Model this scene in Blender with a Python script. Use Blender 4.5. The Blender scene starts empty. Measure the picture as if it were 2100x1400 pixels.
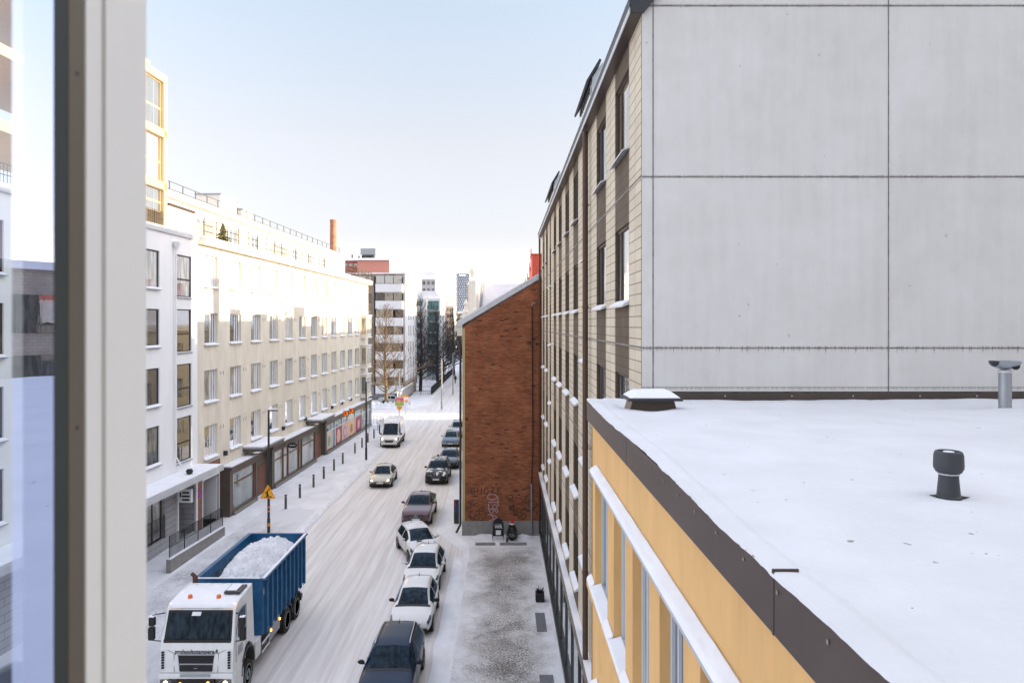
import bpy, math, random
from mathutils import Vector, Matrix, noise
random.seed(7)
R = math.radians
S = bpy.context.scene
COL = S.collection
CAMZ = 12.8

# ------------------------------------------------------------------ materials
def nodes(m):
    m.use_nodes = True
    return m.node_tree.nodes, m.node_tree.links, m.node_tree.nodes['Principled BSDF']

def mat(name, col, rough=.6, metal=0., var=.12, vscale=3., bump=0., bscale=20., spec=.4, coat=0., vec=(1, 1, 1), emit=None, estr=1.):
    m = bpy.data.materials.new(name)
    N, L, B = nodes(m)
    B.inputs['Roughness'].default_value = rough
    B.inputs['Metallic'].default_value = metal
    B.inputs['Specular IOR Level'].default_value = spec
    B.inputs['Coat Weight'].default_value = coat
    B.inputs['Coat Roughness'].default_value = .06
    tc = N.new('ShaderNodeTexCoord'); mp = N.new('ShaderNodeMapping'); mp.inputs['Scale'].default_value = vec
    L.new(tc.outputs['Object'], mp.inputs['Vector'])
    nz = N.new('ShaderNodeTexNoise'); nz.inputs['Scale'].default_value = vscale; nz.inputs['Detail'].default_value = 6
    nz.inputs['Roughness'].default_value = .65
    L.new(mp.outputs[0], nz.inputs['Vector'])
    cr = N.new('ShaderNodeValToRGB')
    cr.color_ramp.elements[0].position = .3; cr.color_ramp.elements[1].position = .7
    cr.color_ramp.elements[0].color = [c * (1 - var) for c in col] + [1]
    cr.color_ramp.elements[1].color = [min(1, c * (1 + var * .5)) for c in col] + [1]
    L.new(nz.outputs['Fac'], cr.inputs[0]); L.new(cr.outputs[0], B.inputs['Base Color'])
    if bump:
        n2 = N.new('ShaderNodeTexNoise'); n2.inputs['Scale'].default_value = bscale; n2.inputs['Detail'].default_value = 5
        L.new(tc.outputs['Object'], n2.inputs['Vector'])
        bp = N.new('ShaderNodeBump'); bp.inputs['Strength'].default_value = bump; bp.inputs['Distance'].default_value = .05
        L.new(n2.outputs['Fac'], bp.inputs['Height']); L.new(bp.outputs[0], B.inputs['Normal'])
    if emit:
        B.inputs['Emission Color'].default_value = (*emit, 1); B.inputs['Emission Strength'].default_value = estr
    return m

def math_node(N, L, op, a, b=None):
    n = N.new('ShaderNodeMath'); n.operation = op
    for i, v in enumerate((a, b)):
        if v is None: continue
        if isinstance(v, (int, float)): n.inputs[i].default_value = v
        else: L.new(v, n.inputs[i])
    return n.outputs[0]

def brick_mat(name, c1, c2, mortar, bw, bh, ms, rough=.8, bias=0., dark=.0, offset=.5, bump=.25, blotch=.2):
    m = bpy.data.materials.new(name); N, L, B = nodes(m)
    B.inputs['Roughness'].default_value = rough; B.inputs['Specular IOR Level'].default_value = .25
    tc = N.new('ShaderNodeTexCoord'); sp = N.new('ShaderNodeSeparateXYZ'); L.new(tc.outputs['Object'], sp.inputs[0])
    s = math_node(N, L, 'ADD', sp.outputs[0], sp.outputs[1])
    cb = N.new('ShaderNodeCombineXYZ'); L.new(s, cb.inputs[0]); L.new(sp.outputs[2], cb.inputs[1])
    br = N.new('ShaderNodeTexBrick'); L.new(cb.outputs[0], br.inputs['Vector'])
    br.offset = offset
    br.inputs['Color1'].default_value = (*c1, 1); br.inputs['Color2'].default_value = (*c2, 1)
    br.inputs['Mortar'].default_value = (*mortar, 1); br.inputs['Scale'].default_value = 1
    br.inputs['Mortar Size'].default_value = ms; br.inputs['Bias'].default_value = bias
    br.inputs['Brick Width'].default_value = bw; br.inputs['Row Height'].default_value = bh
    out = br.outputs['Color']
    nz = N.new('ShaderNodeTexNoise'); nz.inputs['Scale'].default_value = 1.1; nz.inputs['Detail'].default_value = 8
    L.new(tc.outputs['Object'], nz.inputs['Vector'])
    mr = N.new('ShaderNodeMapRange'); mr.inputs[1].default_value = .3; mr.inputs[2].default_value = .7
    mr.inputs[3].default_value = 1 - blotch; mr.inputs[4].default_value = 1 + blotch * .6
    L.new(nz.outputs['Fac'], mr.inputs[0])
    mx = N.new('ShaderNodeMix'); mx.data_type = 'RGBA'; mx.blend_type = 'MULTIPLY'; mx.inputs[0].default_value = 1
    L.new(out, mx.inputs[6]); L.new(mr.outputs[0], mx.inputs[7]); out = mx.outputs[2]
    if dark:
        ms_ = N.new('ShaderNodeMapping'); ms_.inputs['Scale'].default_value = (2.2, 2.2, 11.8); L.new(tc.outputs['Object'], ms_.inputs[0])
        ns = N.new('ShaderNodeTexNoise'); ns.inputs['Scale'].default_value = 1; ns.inputs['Detail'].default_value = 6; L.new(ms_.outputs[0], ns.inputs['Vector'])
        mrs = N.new('ShaderNodeMapRange'); mrs.inputs[1].default_value = .32; mrs.inputs[2].default_value = .68; mrs.inputs[3].default_value = .74; mrs.inputs[4].default_value = 1.18; L.new(ns.outputs['Fac'], mrs.inputs[0])
        mxs = N.new('ShaderNodeMix'); mxs.data_type = 'RGBA'; mxs.blend_type = 'MULTIPLY'; mxs.inputs[0].default_value = 1; L.new(out, mxs.inputs[6]); L.new(mrs.outputs[0], mxs.inputs[7]); out = mxs.outputs[2]
        # single burnt bricks: brick-shaped cells picked by white noise
        mp = N.new('ShaderNodeVectorMath'); mp.operation = 'DIVIDE'; mp.inputs[1].default_value = (bw * 1.0, bh * 1.0, 1)
        L.new(cb.outputs[0], mp.inputs[0])
        fl = N.new('ShaderNodeVectorMath'); fl.operation = 'FLOOR'; L.new(mp.outputs[0], fl.inputs[0])
        wn = N.new('ShaderNodeTexWhiteNoise'); L.new(fl.outputs[0], wn.inputs['Vector'])
        n3 = N.new('ShaderNodeTexNoise'); n3.inputs['Scale'].default_value = .9; L.new(tc.outputs['Object'], n3.inputs['Vector'])
        th = math_node(N, L, 'ADD', wn.outputs['Value'], math_node(N, L, 'MULTIPLY', n3.outputs['Fac'], .12))
        g = math_node(N, L, 'GREATER_THAN', th, 1.075 - dark)
        g = math_node(N, L, 'MULTIPLY', g, .75)
        m2 = N.new('ShaderNodeMix'); m2.data_type = 'RGBA'; L.new(g, m2.inputs[0]); L.new(out, m2.inputs[6])
        m2.inputs[7].default_value = (.03, .022, .02, 1); out = m2.outputs[2]
    L.new(out, B.inputs['Base Color'])
    bp = N.new('ShaderNodeBump'); bp.inputs['Strength'].default_value = bump; bp.inputs['Distance'].default_value = .02; bp.invert = True
    L.new(br.outputs['Fac'], bp.inputs['Height']); L.new(bp.outputs[0], B.inputs['Normal'])
    return m

def glass_mat(name, cols, rough=.02, refl=.35, tint=(1, 1, 1), scale=1.3, lo=.45, hi=1.35):
    """window pane: room behind read as a mottled colour picked per object, under a mirror-like coat"""
    m = bpy.data.materials.new(name); N, L, B = nodes(m)
    oi = N.new('ShaderNodeObjectInfo'); cr = N.new('ShaderNodeValToRGB'); cr.color_ramp.interpolation = 'CONSTANT'
    el = cr.color_ramp.elements
    while len(el) < len(cols): el.new(.5)
    for i, c in enumerate(cols):
        el[i].position = i / len(cols); el[i].color = (*c, 1)
    L.new(oi.outputs['Random'], cr.inputs[0])
    tc = N.new('ShaderNodeTexCoord'); nz = N.new('ShaderNodeTexNoise'); nz.inputs['Scale'].default_value = scale
    mp = N.new('ShaderNodeMapping'); mp.inputs['Scale'].default_value = (3, 3, .6)
    L.new(tc.outputs['Object'], mp.inputs[0])
    va = N.new('ShaderNodeVectorMath'); va.operation = 'ADD'; L.new(mp.outputs[0], va.inputs[0]); L.new(oi.outputs['Location'], va.inputs[1])
    L.new(va.outputs[0], nz.inputs['Vector'])
    mr = N.new('ShaderNodeMapRange'); mr.inputs[1].default_value = .35; mr.inputs[2].default_value = .65; mr.inputs[3].default_value = lo; mr.inputs[4].default_value = hi
    L.new(nz.outputs['Fac'], mr.inputs[0])
    mx = N.new('ShaderNodeMix'); mx.data_type = 'RGBA'; mx.blend_type = 'MULTIPLY'; mx.inputs[0].default_value = 1
    L.new(cr.outputs[0], mx.inputs[6]); L.new(mr.outputs[0], mx.inputs[7]); L.new(mx.outputs[2], B.inputs['Base Color'])
    B.inputs['Roughness'].default_value = .5; B.inputs['Specular IOR Level'].default_value = 0
    gl = N.new('ShaderNodeBsdfGlossy'); gl.inputs['Roughness'].default_value = rough; gl.inputs['Color'].default_value = (*tint, 1)
    lw = N.new('ShaderNodeFresnel'); lw.inputs['IOR'].default_value = 1.5
    f = math_node(N, L, 'ADD', lw.outputs[0], refl); f2 = math_node(N, L, 'MINIMUM', f, .95)
    # very slight waviness of old panes
    n2 = N.new('ShaderNodeTexNoise'); n2.inputs['Scale'].default_value = 1.2; L.new(va.outputs[0], n2.inputs['Vector'])
    bp = N.new('ShaderNodeBump'); bp.inputs['Strength'].default_value = .04; bp.inputs['Distance'].default_value = .05
    L.new(n2.outputs['Fac'], bp.inputs['Height']); L.new(bp.outputs[0], gl.inputs['Normal'])
    ms = N.new('ShaderNodeMixShader'); L.new(f2, ms.inputs[0]); L.new(B.outputs[0], ms.inputs[1]); L.new(gl.outputs[0], ms.inputs[2])
    L.new(ms.outputs[0], N['Material Output'].inputs['Surface'])
    return m

def snow_mat(name, col=(.82, .83, .87), bump=.35, bscale=9, speck=0., lo=.9):
    m = bpy.data.materials.new(name); N, L, B = nodes(m)
    B.inputs['Roughness'].default_value = .65; B.inputs['Specular IOR Level'].default_value = .25
    tc = N.new('ShaderNodeTexCoord')
    nz = N.new('ShaderNodeTexNoise'); nz.inputs['Scale'].default_value = 1.4; nz.inputs['Detail'].default_value = 8; L.new(tc.outputs['Object'], nz.inputs['Vector'])
    cr = N.new('ShaderNodeValToRGB'); cr.color_ramp.elements[0].position = .3; cr.color_ramp.elements[1].position = .7
    cr.color_ramp.elements[0].color = [c * lo for c in col] + [1]; cr.color_ramp.elements[1].color = (*col, 1)
    L.new(nz.outputs['Fac'], cr.inputs[0]); out = cr.outputs[0]
    if speck:
        n3 = N.new('ShaderNodeTexNoise'); n3.inputs['Scale'].default_value = 9; n3.inputs['Detail'].default_value = 3; L.new(tc.outputs['Object'], n3.inputs['Vector'])
        g = math_node(N, L, 'GREATER_THAN', n3.outputs['Fac'], speck)
        m2 = N.new('ShaderNodeMix'); m2.data_type = 'RGBA'; L.new(math_node(N, L, 'MULTIPLY', g, .7), m2.inputs[0]); L.new(out, m2.inputs[6]); m2.inputs[7].default_value = (.12, .12, .13, 1); out = m2.outputs[2]
    L.new(out, B.inputs['Base Color'])
    n2 = N.new('ShaderNodeTexNoise'); n2.inputs['Scale'].default_value = bscale; n2.inputs['Detail'].default_value = 7; n2.inputs['Roughness'].default_value = .6
    L.new(tc.outputs['Object'], n2.inputs['Vector'])
    bp = N.new('ShaderNodeBump'); bp.inputs['Strength'].default_value = bump; bp.inputs['Distance'].default_value = .04
    L.new(n2.outputs['Fac'], bp.inputs['Height']); L.new(bp.outputs[0], B.inputs['Normal'])
    return m

def ground_mat(name, clean, worn, dirt, streak, cover, dscale, bump=.5, lanes=True):
    """trodden / driven snow: streaks along the street, dirt showing through by noise. cover = share threshold of dirt"""
    m = bpy.data.materials.new(name); N, L, B = nodes(m)
    B.inputs['Roughness'].default_value = .6; B.inputs['Specular IOR Level'].default_value = .3
    tc = N.new('ShaderNodeTexCoord'); mp = N.new('ShaderNodeMapping'); mp.inputs['Scale'].default_value = streak
    L.new(tc.outputs['Object'], mp.inputs[0])
    a = N.new('ShaderNodeTexNoise'); a.inputs['Scale'].default_value = 1; a.inputs['Detail'].default_value = 7; a.inputs['Roughness'].default_value = .6; a.inputs['Distortion'].default_value = .0 if lanes else .3
    L.new(mp.outputs[0], a.inputs['Vector'])
    cr = N.new('ShaderNodeValToRGB'); cr.color_ramp.elements[0].position = .36; cr.color_ramp.elements[1].position = .66
    cr.color_ramp.elements[0].color = (*worn, 1); cr.color_ramp.elements[1].color = (*clean, 1)
    fac = a.outputs['Fac']
    if lanes:   # wheel tracks worn into the packed snow
        sp = N.new('ShaderNodeSeparateXYZ'); L.new(tc.outputs['Object'], sp.inputs[0])
        wv = N.new('ShaderNodeTexNoise'); wv.inputs['Scale'].default_value = .12; wv.inputs['Detail'].default_value = 2; L.new(tc.outputs['Object'], wv.inputs['Vector'])
        xx = math_node(N, L, 'ADD', sp.outputs[0], math_node(N, L, 'MULTIPLY', math_node(N, L, 'SUBTRACT', wv.outputs['Fac'], .5), .9))
        for xt, wt, k in ((-10.9, .45, .10), (-9.25, .40, .13), (-8.5, .12, .12), (-7.75, .32, .09), (-6.6, .4, .13), (-10.2, .10, .09), (-7.2, .08, .10)):
            mr_ = N.new('ShaderNodeMapRange'); mr_.interpolation_type = 'SMOOTHSTEP'; L.new(math_node(N, L, 'ABSOLUTE', math_node(N, L, 'SUBTRACT', xx, xt)), mr_.inputs[0]); mr_.inputs[1].default_value = wt * .35; mr_.inputs[2].default_value = wt; mr_.inputs[3].default_value = k; mr_.inputs[4].default_value = 0
            fac = math_node(N, L, 'SUBTRACT', fac, mr_.outputs[0])
        fac = math_node(N, L, 'ADD', fac, .05)
    L.new(fac, cr.inputs[0])
    big = N.new('ShaderNodeTexNoise'); big.inputs['Scale'].default_value = .35; big.inputs['Detail'].default_value = 4; L.new(tc.outputs['Object'], big.inputs['Vector'])
    d = N.new('ShaderNodeTexNoise'); d.inputs['Scale'].default_value = dscale; d.inputs['Detail'].default_value = 9; d.inputs['Roughness'].default_value = .75; L.new(tc.outputs['Object'], d.inputs['Vector'])
    f = math_node(N, L, 'ADD', d.outputs['Fac'], math_node(N, L, 'MULTIPLY', big.outputs['Fac'], .5))
    if lanes:
        f = math_node(N, L, 'ADD', f, math_node(N, L, 'MULTIPLY', a.outputs['Fac'], -.18))
    mr = N.new('ShaderNodeMapRange'); mr.inputs[1].default_value = cover; mr.inputs[2].default_value = cover + (.1 if lanes or cover > .9 else .15); L.new(f, mr.inputs[0])
    mx = N.new('ShaderNodeMix'); mx.data_type = 'RGBA'; L.new(mr.outputs[0], mx.inputs[0]); L.new(cr.outputs[0], mx.inputs[6]); mx.inputs[7].default_value = (*dirt, 1)
    L.new(mx.outputs[2], B.inputs['Base Color'])
    bp = N.new('ShaderNodeBump'); bp.inputs['Strength'].default_value = bump; bp.inputs['Distance'].default_value = .05
    h = math_node(N, L, 'ADD', a.outputs['Fac'], math_node(N, L, 'MULTIPLY', d.outputs['Fac'], .8))
    L.new(h, bp.inputs['Height']); L.new(bp.outputs[0], B.inputs['Normal'])
    return m

def concrete_panel_mat(name, joints):
    m = bpy.data.materials.new(name); N, L, B = nodes(m)
    B.inputs['Roughness'].default_value = .85; B.inputs['Specular IOR Level'].default_value = .2
    tc = N.new('ShaderNodeTexCoord'); sp = N.new('ShaderNodeSeparateXYZ'); L.new(tc.outputs['Object'], sp.inputs[0])
    mp = N.new('ShaderNodeMapping'); mp.inputs['Scale'].default_value = (7, 7, .5); L.new(tc.outputs['Object'], mp.inputs[0])
    st = N.new('ShaderNodeTexNoise'); st.inputs['Scale'].default_value = 1; st.inputs['Detail'].default_value = 7; L.new(mp.outputs[0], st.inputs['Vector'])
    bl = N.new('ShaderNodeTexNoise'); bl.inputs['Scale'].default_value = .8; bl.inputs['Detail'].default_value = 9; bl.inputs['Roughness'].default_value = .7; L.new(tc.outputs['Object'], bl.inputs['Vector'])
    mp2 = N.new('ShaderNodeMapping'); mp2.inputs['Scale'].default_value = (26, 26, .25); L.new(tc.outputs['Object'], mp2.inputs[0])
    fn = N.new('ShaderNodeTexNoise'); fn.inputs['Scale'].default_value = 1; fn.inputs['Detail'].default_value = 3; L.new(mp2.outputs[0], fn.inputs['Vector'])
    v = math_node(N, L, 'ADD', math_node(N, L, 'MULTIPLY', st.outputs['Fac'], .28), math_node(N, L, 'MULTIPLY', bl.outputs['Fac'], .82))
    cr = N.new('ShaderNodeValToRGB'); cr.color_ramp.elements[0].position = .38; cr.color_ramp.elements[1].position = .72
    cr.color_ramp.elements[0].color = (.575, .56, .54, 1); cr.color_ramp.elements[1].color = (.665, .655, .64, 1)
    e = cr.color_ramp.elements.new(.55); e.color = (.625, .612, .59, 1)
    L.new(v, cr.inputs[0])
    # drip stains just below every horizontal joint
    tot = None
    for (jz, depth, k) in joints:
        dz = math_node(N, L, 'SUBTRACT', jz, sp.outputs[2])
        thr = math_node(N, L, 'MULTIPLY', math_node(N, L, 'SUBTRACT', fn.outputs['Fac'], .5), depth * 5)
        on = N.new('ShaderNodeMapRange'); L.new(math_node(N, L, 'SUBTRACT', thr, dz), on.inputs[0]); on.inputs[1].default_value = -.02; on.inputs[2].default_value = depth
        pos = math_node(N, L, 'GREATER_THAN', dz, -.03)
        q = math_node(N, L, 'MULTIPLY', math_node(N, L, 'MULTIPLY', on.outputs[0], pos), k)
        tot = q if tot is None else math_node(N, L, 'ADD', tot, q)
    tot = math_node(N, L, 'MINIMUM', tot, .7)
    mx = N.new('ShaderNodeMix'); mx.data_type = 'RGBA'; L.new(tot, mx.inputs[0]); L.new(cr.outputs[0], mx.inputs[6]); mx.inputs[7].default_value = (.17, .155, .14, 1)
    # small dark spots
    sn = N.new('ShaderNodeTexNoise'); sn.inputs['Scale'].default_value = 6; sn.inputs['Detail'].default_value = 2; L.new(tc.outputs['Object'], sn.inputs['Vector'])
    g = N.new('ShaderNodeMapRange'); g.inputs[1].default_value = .745; g.inputs[2].default_value = .76; g.inputs[4].default_value = .45; L.new(sn.outputs['Fac'], g.inputs[0])
    m2 = N.new('ShaderNodeMix'); m2.data_type = 'RGBA'; L.new(g.outputs[0], m2.inputs[0]); L.new(mx.outputs[2], m2.inputs[6]); m2.inputs[7].default_value = (.3, .28, .26, 1)
    L.new(m2.outputs[2], B.inputs['Base Color'])
    bp = N.new('ShaderNodeBump'); bp.inputs['Strength'].default_value = .12; bp.inputs['Distance'].default_value = .02
    nb = N.new('ShaderNodeTexNoise'); nb.inputs['Scale'].default_value = 30; L.new(tc.outputs['Object'], nb.inputs['Vector'])
    L.new(nb.outputs['Fac'], bp.inputs['Height']); L.new(bp.outputs[0], B.inputs['Normal'])
    return m

M = {}
M['snow'] = snow_mat('snow')
M['snow_roof'] = snow_mat('snow on the flat roof', bump=.5, bscale=6, speck=.735, lo=.90, col=(.70, .705, .73))
def patchy_snow(name, lo, hi, sc):
    m = snow_mat(name, (.80, .81, .85), .6, 12); N, L = m.node_tree.nodes, m.node_tree.links
    tc = N.new('ShaderNodeTexCoord'); nz = N.new('ShaderNodeTexNoise'); nz.inputs['Scale'].default_value = sc; nz.inputs['Detail'].default_value = 6; nz.inputs['Roughness'].default_value = .65; L.new(tc.outputs['Object'], nz.inputs['Vector'])
    mr = N.new('ShaderNodeMapRange'); mr.inputs[1].default_value = lo; mr.inputs[2].default_value = hi; L.new(nz.outputs['Fac'], mr.inputs[0])
    t = N.new('ShaderNodeBsdfTransparent'); ms = N.new('ShaderNodeMixShader'); L.new(mr.outputs[0], ms.inputs[0]); L.new(t.outputs[0], ms.inputs[1]); L.new(N['Principled BSDF'].outputs[0], ms.inputs[2]); L.new(ms.outputs[0], N['Material Output'].inputs['Surface'])
    return m
M['snow_patchy'] = patchy_snow('patches of snow', .50, .54, 2.6)
M['snow_mostly'] = patchy_snow('thick snow with gaps', .40, .44, 2.2)
M['snow_lump'] = snow_mat('ploughed snow', (.78, .79, .83), bump=1., bscale=14, lo=.78)
M['road'] = ground_mat('driven snow', (.76, .74, .735), (.60, .57, .56), (.27, .245, .23), (5.0, .14, 1), 1.0, 3.0, .35)
M['pave'] = ground_mat('trodden snow', (.80, .81, .85), (.68, .68, .71), (.28, .28, .29), (.8, .5, 1), .98, 2.2, .6, False)
M['path'] = ground_mat('gritted snow', (.74, .72, .71), (.40, .38, .37), (.12, .11, .10), (.9, .5, 1), .695, 13.0, .9, False)
def soften_path(m, x0=-1.75, x1=1.75, y1=41.6, y0=-50, base=(.76, .765, .80), th=0.):
    """clean snow towards the borders of the trodden strip"""
    N, L = m.node_tree.nodes, m.node_tree.links; B = N['Principled BSDF']; src = B.inputs['Base Color'].links[0].from_socket
    tc = N.new('ShaderNodeTexCoord'); sp = N.new('ShaderNodeSeparateXYZ'); L.new(tc.outputs['Object'], sp.inputs[0])
    nz = N.new('ShaderNodeTexNoise'); nz.inputs['Scale'].default_value = .55; nz.inputs['Detail'].default_value = 10; nz.inputs['Roughness'].default_value = .72; L.new(tc.outputs['Object'], nz.inputs['Vector'])
    w = math_node(N, L, 'MULTIPLY', math_node(N, L, 'SUBTRACT', nz.outputs['Fac'], .5), 5.0)
    e1 = math_node(N, L, 'SUBTRACT', sp.outputs[0], x0); e2 = math_node(N, L, 'SUBTRACT', x1, sp.outputs[0]); e3 = math_node(N, L, 'MINIMUM', math_node(N, L, 'SUBTRACT', y1, sp.outputs[1]), math_node(N, L, 'SUBTRACT', sp.outputs[1], y0))
    e = math_node(N, L, 'MINIMUM', math_node(N, L, 'MINIMUM', e1, e2), e3)
    e = math_node(N, L, 'ADD', e, w)
    mr = N.new('ShaderNodeMapRange'); mr.inputs[1].default_value = -.5; mr.inputs[2].default_value = 1.3; L.new(e, mr.inputs[0])
    mx = N.new('ShaderNodeMix'); mx.data_type = 'RGBA'; L.new(mr.outputs[0], mx.inputs[0]); mx.inputs[6].default_value = (*base, 1); L.new(src, mx.inputs[7]); L.new(mx.outputs[2], B.inputs['Base Color'])
soften_path(M['path'])
M['slush'] = ground_mat('churned snow', (.74, .75, .78), (.52, .52, .55), (.24, .24, .25), (1.3, .5, 1), .80, 8.0, 1., False)
soften_path(M['slush'], -17.2, -12.6, 47, 18, (.68, .69, .72))
M['white_stucco'] = mat('white stucco', (.83, .83, .83), .85, var=.05, vscale=1.2, bump=.1, vec=(1, 1, .4))
M['cream_stucco'] = mat('cream stucco', (.74, .68, .565), .85, var=.17, vscale=1.1, bump=.1, bscale=30, vec=(1, 1, .35))
M['pale_stucco'] = mat('pale roof storey', (.74, .70, .60), .8, var=.06)
M['yellow'] = mat('ochre stucco', (.69, .42, .17), .8, var=.14, vscale=1.6, bump=.12, bscale=60, vec=(1.5, 1.5, .5))
M['concrete'] = concrete_panel_mat('grey wall panels', [(18.07, .03, .5), (15.23, .035, .6), (12.39, .11, 1.2), (11.72, .02, .6)])
M['joint'] = mat('joint mastic', (.25, .23, .21), .9, var=.5, vscale=6)
M['brick'] = brick_mat('red brick', (.42, .140, .055), (.29, .092, .040), (.20, .095, .060), .27, .085, .014, dark=.03, blotch=.25)
M['tile'] = brick_mat('cream tile cladding', (.64, .565, .44), (.59, .515, .40), (.27, .21, .145), .58, .19, .010, blotch=.10, offset=.0)
M['browntile'] = brick_mat('brown tile cladding', (.135, .103, .074), (.115, .088, .063), (.07, .055, .042), .29, .19, .007, blotch=.15)
M['brownmetal'] = mat('brown sheet metal', (.075, .054, .046), .40, .2, var=.25, vscale=1.2, spec=.5)
M['darkbrown'] = mat('dark brown frame', (.05, .034, .026), .5)
M['pipe_brown'] = mat('brown downpipe', (.085, .05, .038), .4, .3)
M['greymetal'] = mat('grey metal', (.36, .38, .41), .4, .6, var=.1)
M['flashing'] = mat('zinc edge', (.62, .64, .67), .4, .5)
M['zinc'] = mat('zinc roof edge', (.56, .58, .60), .5, .2)
M['darkmetal'] = mat('charcoal metal', (.045, .048, .052), .45, .3)
M['black'] = mat('black', (.012, .012, .013), .5)
M['blackplastic'] = mat('grey black plastic', (.055, .060, .068), .55, var=.15)
M['frame_white'] = mat('white painted frame', (.76, .77, .78), .4, var=.03)
M['sash_paint'] = mat('sash paint', (.93, .93, .91), .45, var=.03, vscale=5)
M['sash_edge'] = mat('sash edge aluminium', (.16, .135, .105), .5, .2, var=.06)
M['gasket'] = mat('green black gasket', (.045, .055, .055), .6)
M['lilac_frame'] = mat('grey blue window frame', (.50, .54, .60), .4, var=.04)
M['gold'] = mat('golden balcony panel', (.66, .50, .28), .5, var=.08)
M['granite'] = mat('granite', (.25, .24, .22), .7, var=.3, vscale=12)
M['shopmetal'] = mat('bronze shop frame', (.13, .105, .085), .45, .4)
M['wood'] = mat('reddish door wood', (.17, .062, .035), .5, var=.3, vscale=4)
M['copperstone'] = mat('red brown stone', (.24, .115, .08), .6, var=.25, vscale=6)
M['greytile'] = brick_mat('grey wall tiles', (.42, .42, .44), (.38, .38, .40), (.2, .2, .2), 1.2, .32, .015, blotch=.05)
M['foundation'] = mat('plinth concrete', (.26, .25, .24), .9, var=.25, vscale=3)
M['pane'] = glass_mat('window glass', [(.10, .12, .13), (.30, .31, .31), (.05, .06, .07), (.40, .40, .38), (.16, .17, .17), (.34, .27, .18), (.22, .25, .26)], refl=.16)
M['pane_dark'] = glass_mat('dark window glass', [(.03, .03, .035), (.08, .075, .06), (.05, .055, .06), (.10, .06, .04)], refl=.12)
M['pane_brown'] = glass_mat('amber window glass', [(.10, .08, .055), (.16, .13, .09), (.07, .06, .05)], refl=.38)
M['shop_pane'] = glass_mat('shop glass', [(.28, .31, .29), (.36, .38, .36), (.22, .26, .25)], refl=.10, scale=.35, lo=.75, hi=1.15)
M['balcony_glass'] = glass_mat('balcony glazing', [(.10, .125, .14), (.08, .10, .12)], refl=.38, lo=.8, hi=1.1)
M['teal_glass'] = glass_mat('teal balcony glass', [(.05, .13, .14), (.07, .17, .17), (.09, .2, .2)], refl=.08)
M['car_glass'] = glass_mat('car glass', [(.012, .019, .026), (.018, .025, .032)], refl=-.02, tint=(.45, .62, .82), lo=.3, hi=1.6, scale=2.2)
M['tyre'] = mat('tyre rubber', (.022, .021, .02), .8, var=.4, vscale=20)
M['rim'] = mat('alloy wheel', (.22, .22, .23), .4, .6)
M['lamp_glass'] = mat('headlamp lens', (.13, .135, .145), .15, 0, var=.8, vscale=9, coat=.6)
M['lamp_on'] = mat('lit headlamp', (.9, .8, .6), .2, emit=(1, .82, .5), estr=3.2)
M['amber_on'] = mat('lit marker lamp', (.9, .4, .05), .3, emit=(1, .42, .03), estr=2.)
M['plate'] = mat('number plate', (.7, .72, .74), .5, var=.2, vscale=25)
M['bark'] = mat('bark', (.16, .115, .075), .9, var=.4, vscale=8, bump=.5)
M['bark_sunlit'] = mat('sunlit bark', (.20, .14, .075), .9, var=.35, vscale=6, bump=.5)  # bark and twigs coloured golden for the low sun on the corner tree
M['twig_sunlit'] = mat('sunlit twigs', (.16, .11, .065), .9, var=.4, vscale=2)
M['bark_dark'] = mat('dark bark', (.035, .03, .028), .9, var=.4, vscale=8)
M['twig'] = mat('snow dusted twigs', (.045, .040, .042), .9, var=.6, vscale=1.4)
M['chimney_brick'] = brick_mat('chimney brick', (.48, .20, .10), (.42, .17, .09), (.3, .2, .15), .5, .25, .03)
M['redpaint'] = mat('red oxide sheet', (.50, .075, .045), .5, var=.15)
M['pinkwall'] = mat('pink brown cladding', (.45, .20, .155), .8, var=.05)
M['redwall'] = mat('rust red cladding', (.33, .11, .085), .8, var=.05)
M['peach'] = mat('peach cladding', (.72, .55, .40), .8, var=.05)
M['beige'] = brick_mat('beige brick', (.40, .335, .27), (.36, .30, .245), (.30, .26, .22), .5, .2, .02)
M['greywall'] = mat('grey render', (.44, .42, .42), .85, var=.08)
M['whiteblock'] = mat('white render', (.70, .71, .73), .8, var=.05)
M['orange'] = mat('orange enamel', (.90, .33, .02), .4, var=.04)
M['signyellow'] = mat('sign yellow', (.95, .48, .02), .4, var=.04)
M['kglow'] = mat('lit orange sign', (.85, .22, .01), .4, emit=(1, .16, .0), estr=.16)
M['blue'] = mat('blue truck paint', (.014, .11, .255), .4, var=.4, vscale=2.5, spec=.5)
M['bluein'] = mat('scraped blue steel', (.10, .17, .22), .6, .2, var=.6, vscale=2)
M['truckwhite'] = mat('white truck paint', (.74, .76, .76), .3, var=.10, coat=.4)
M['rust'] = mat('rusty steel', (.12, .05, .035), .8, var=.4)
M['skinface'] = mat('skin', (.5, .33, .25), .6)
M['coat_dark'] = mat('dark winter clothes', (.025, .025, .03), .8)
def paint(name, c, metal=0., coat=.8, rough=.35): return mat(name, c, rough, metal, var=.04, vscale=2, coat=coat, spec=.5)

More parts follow.
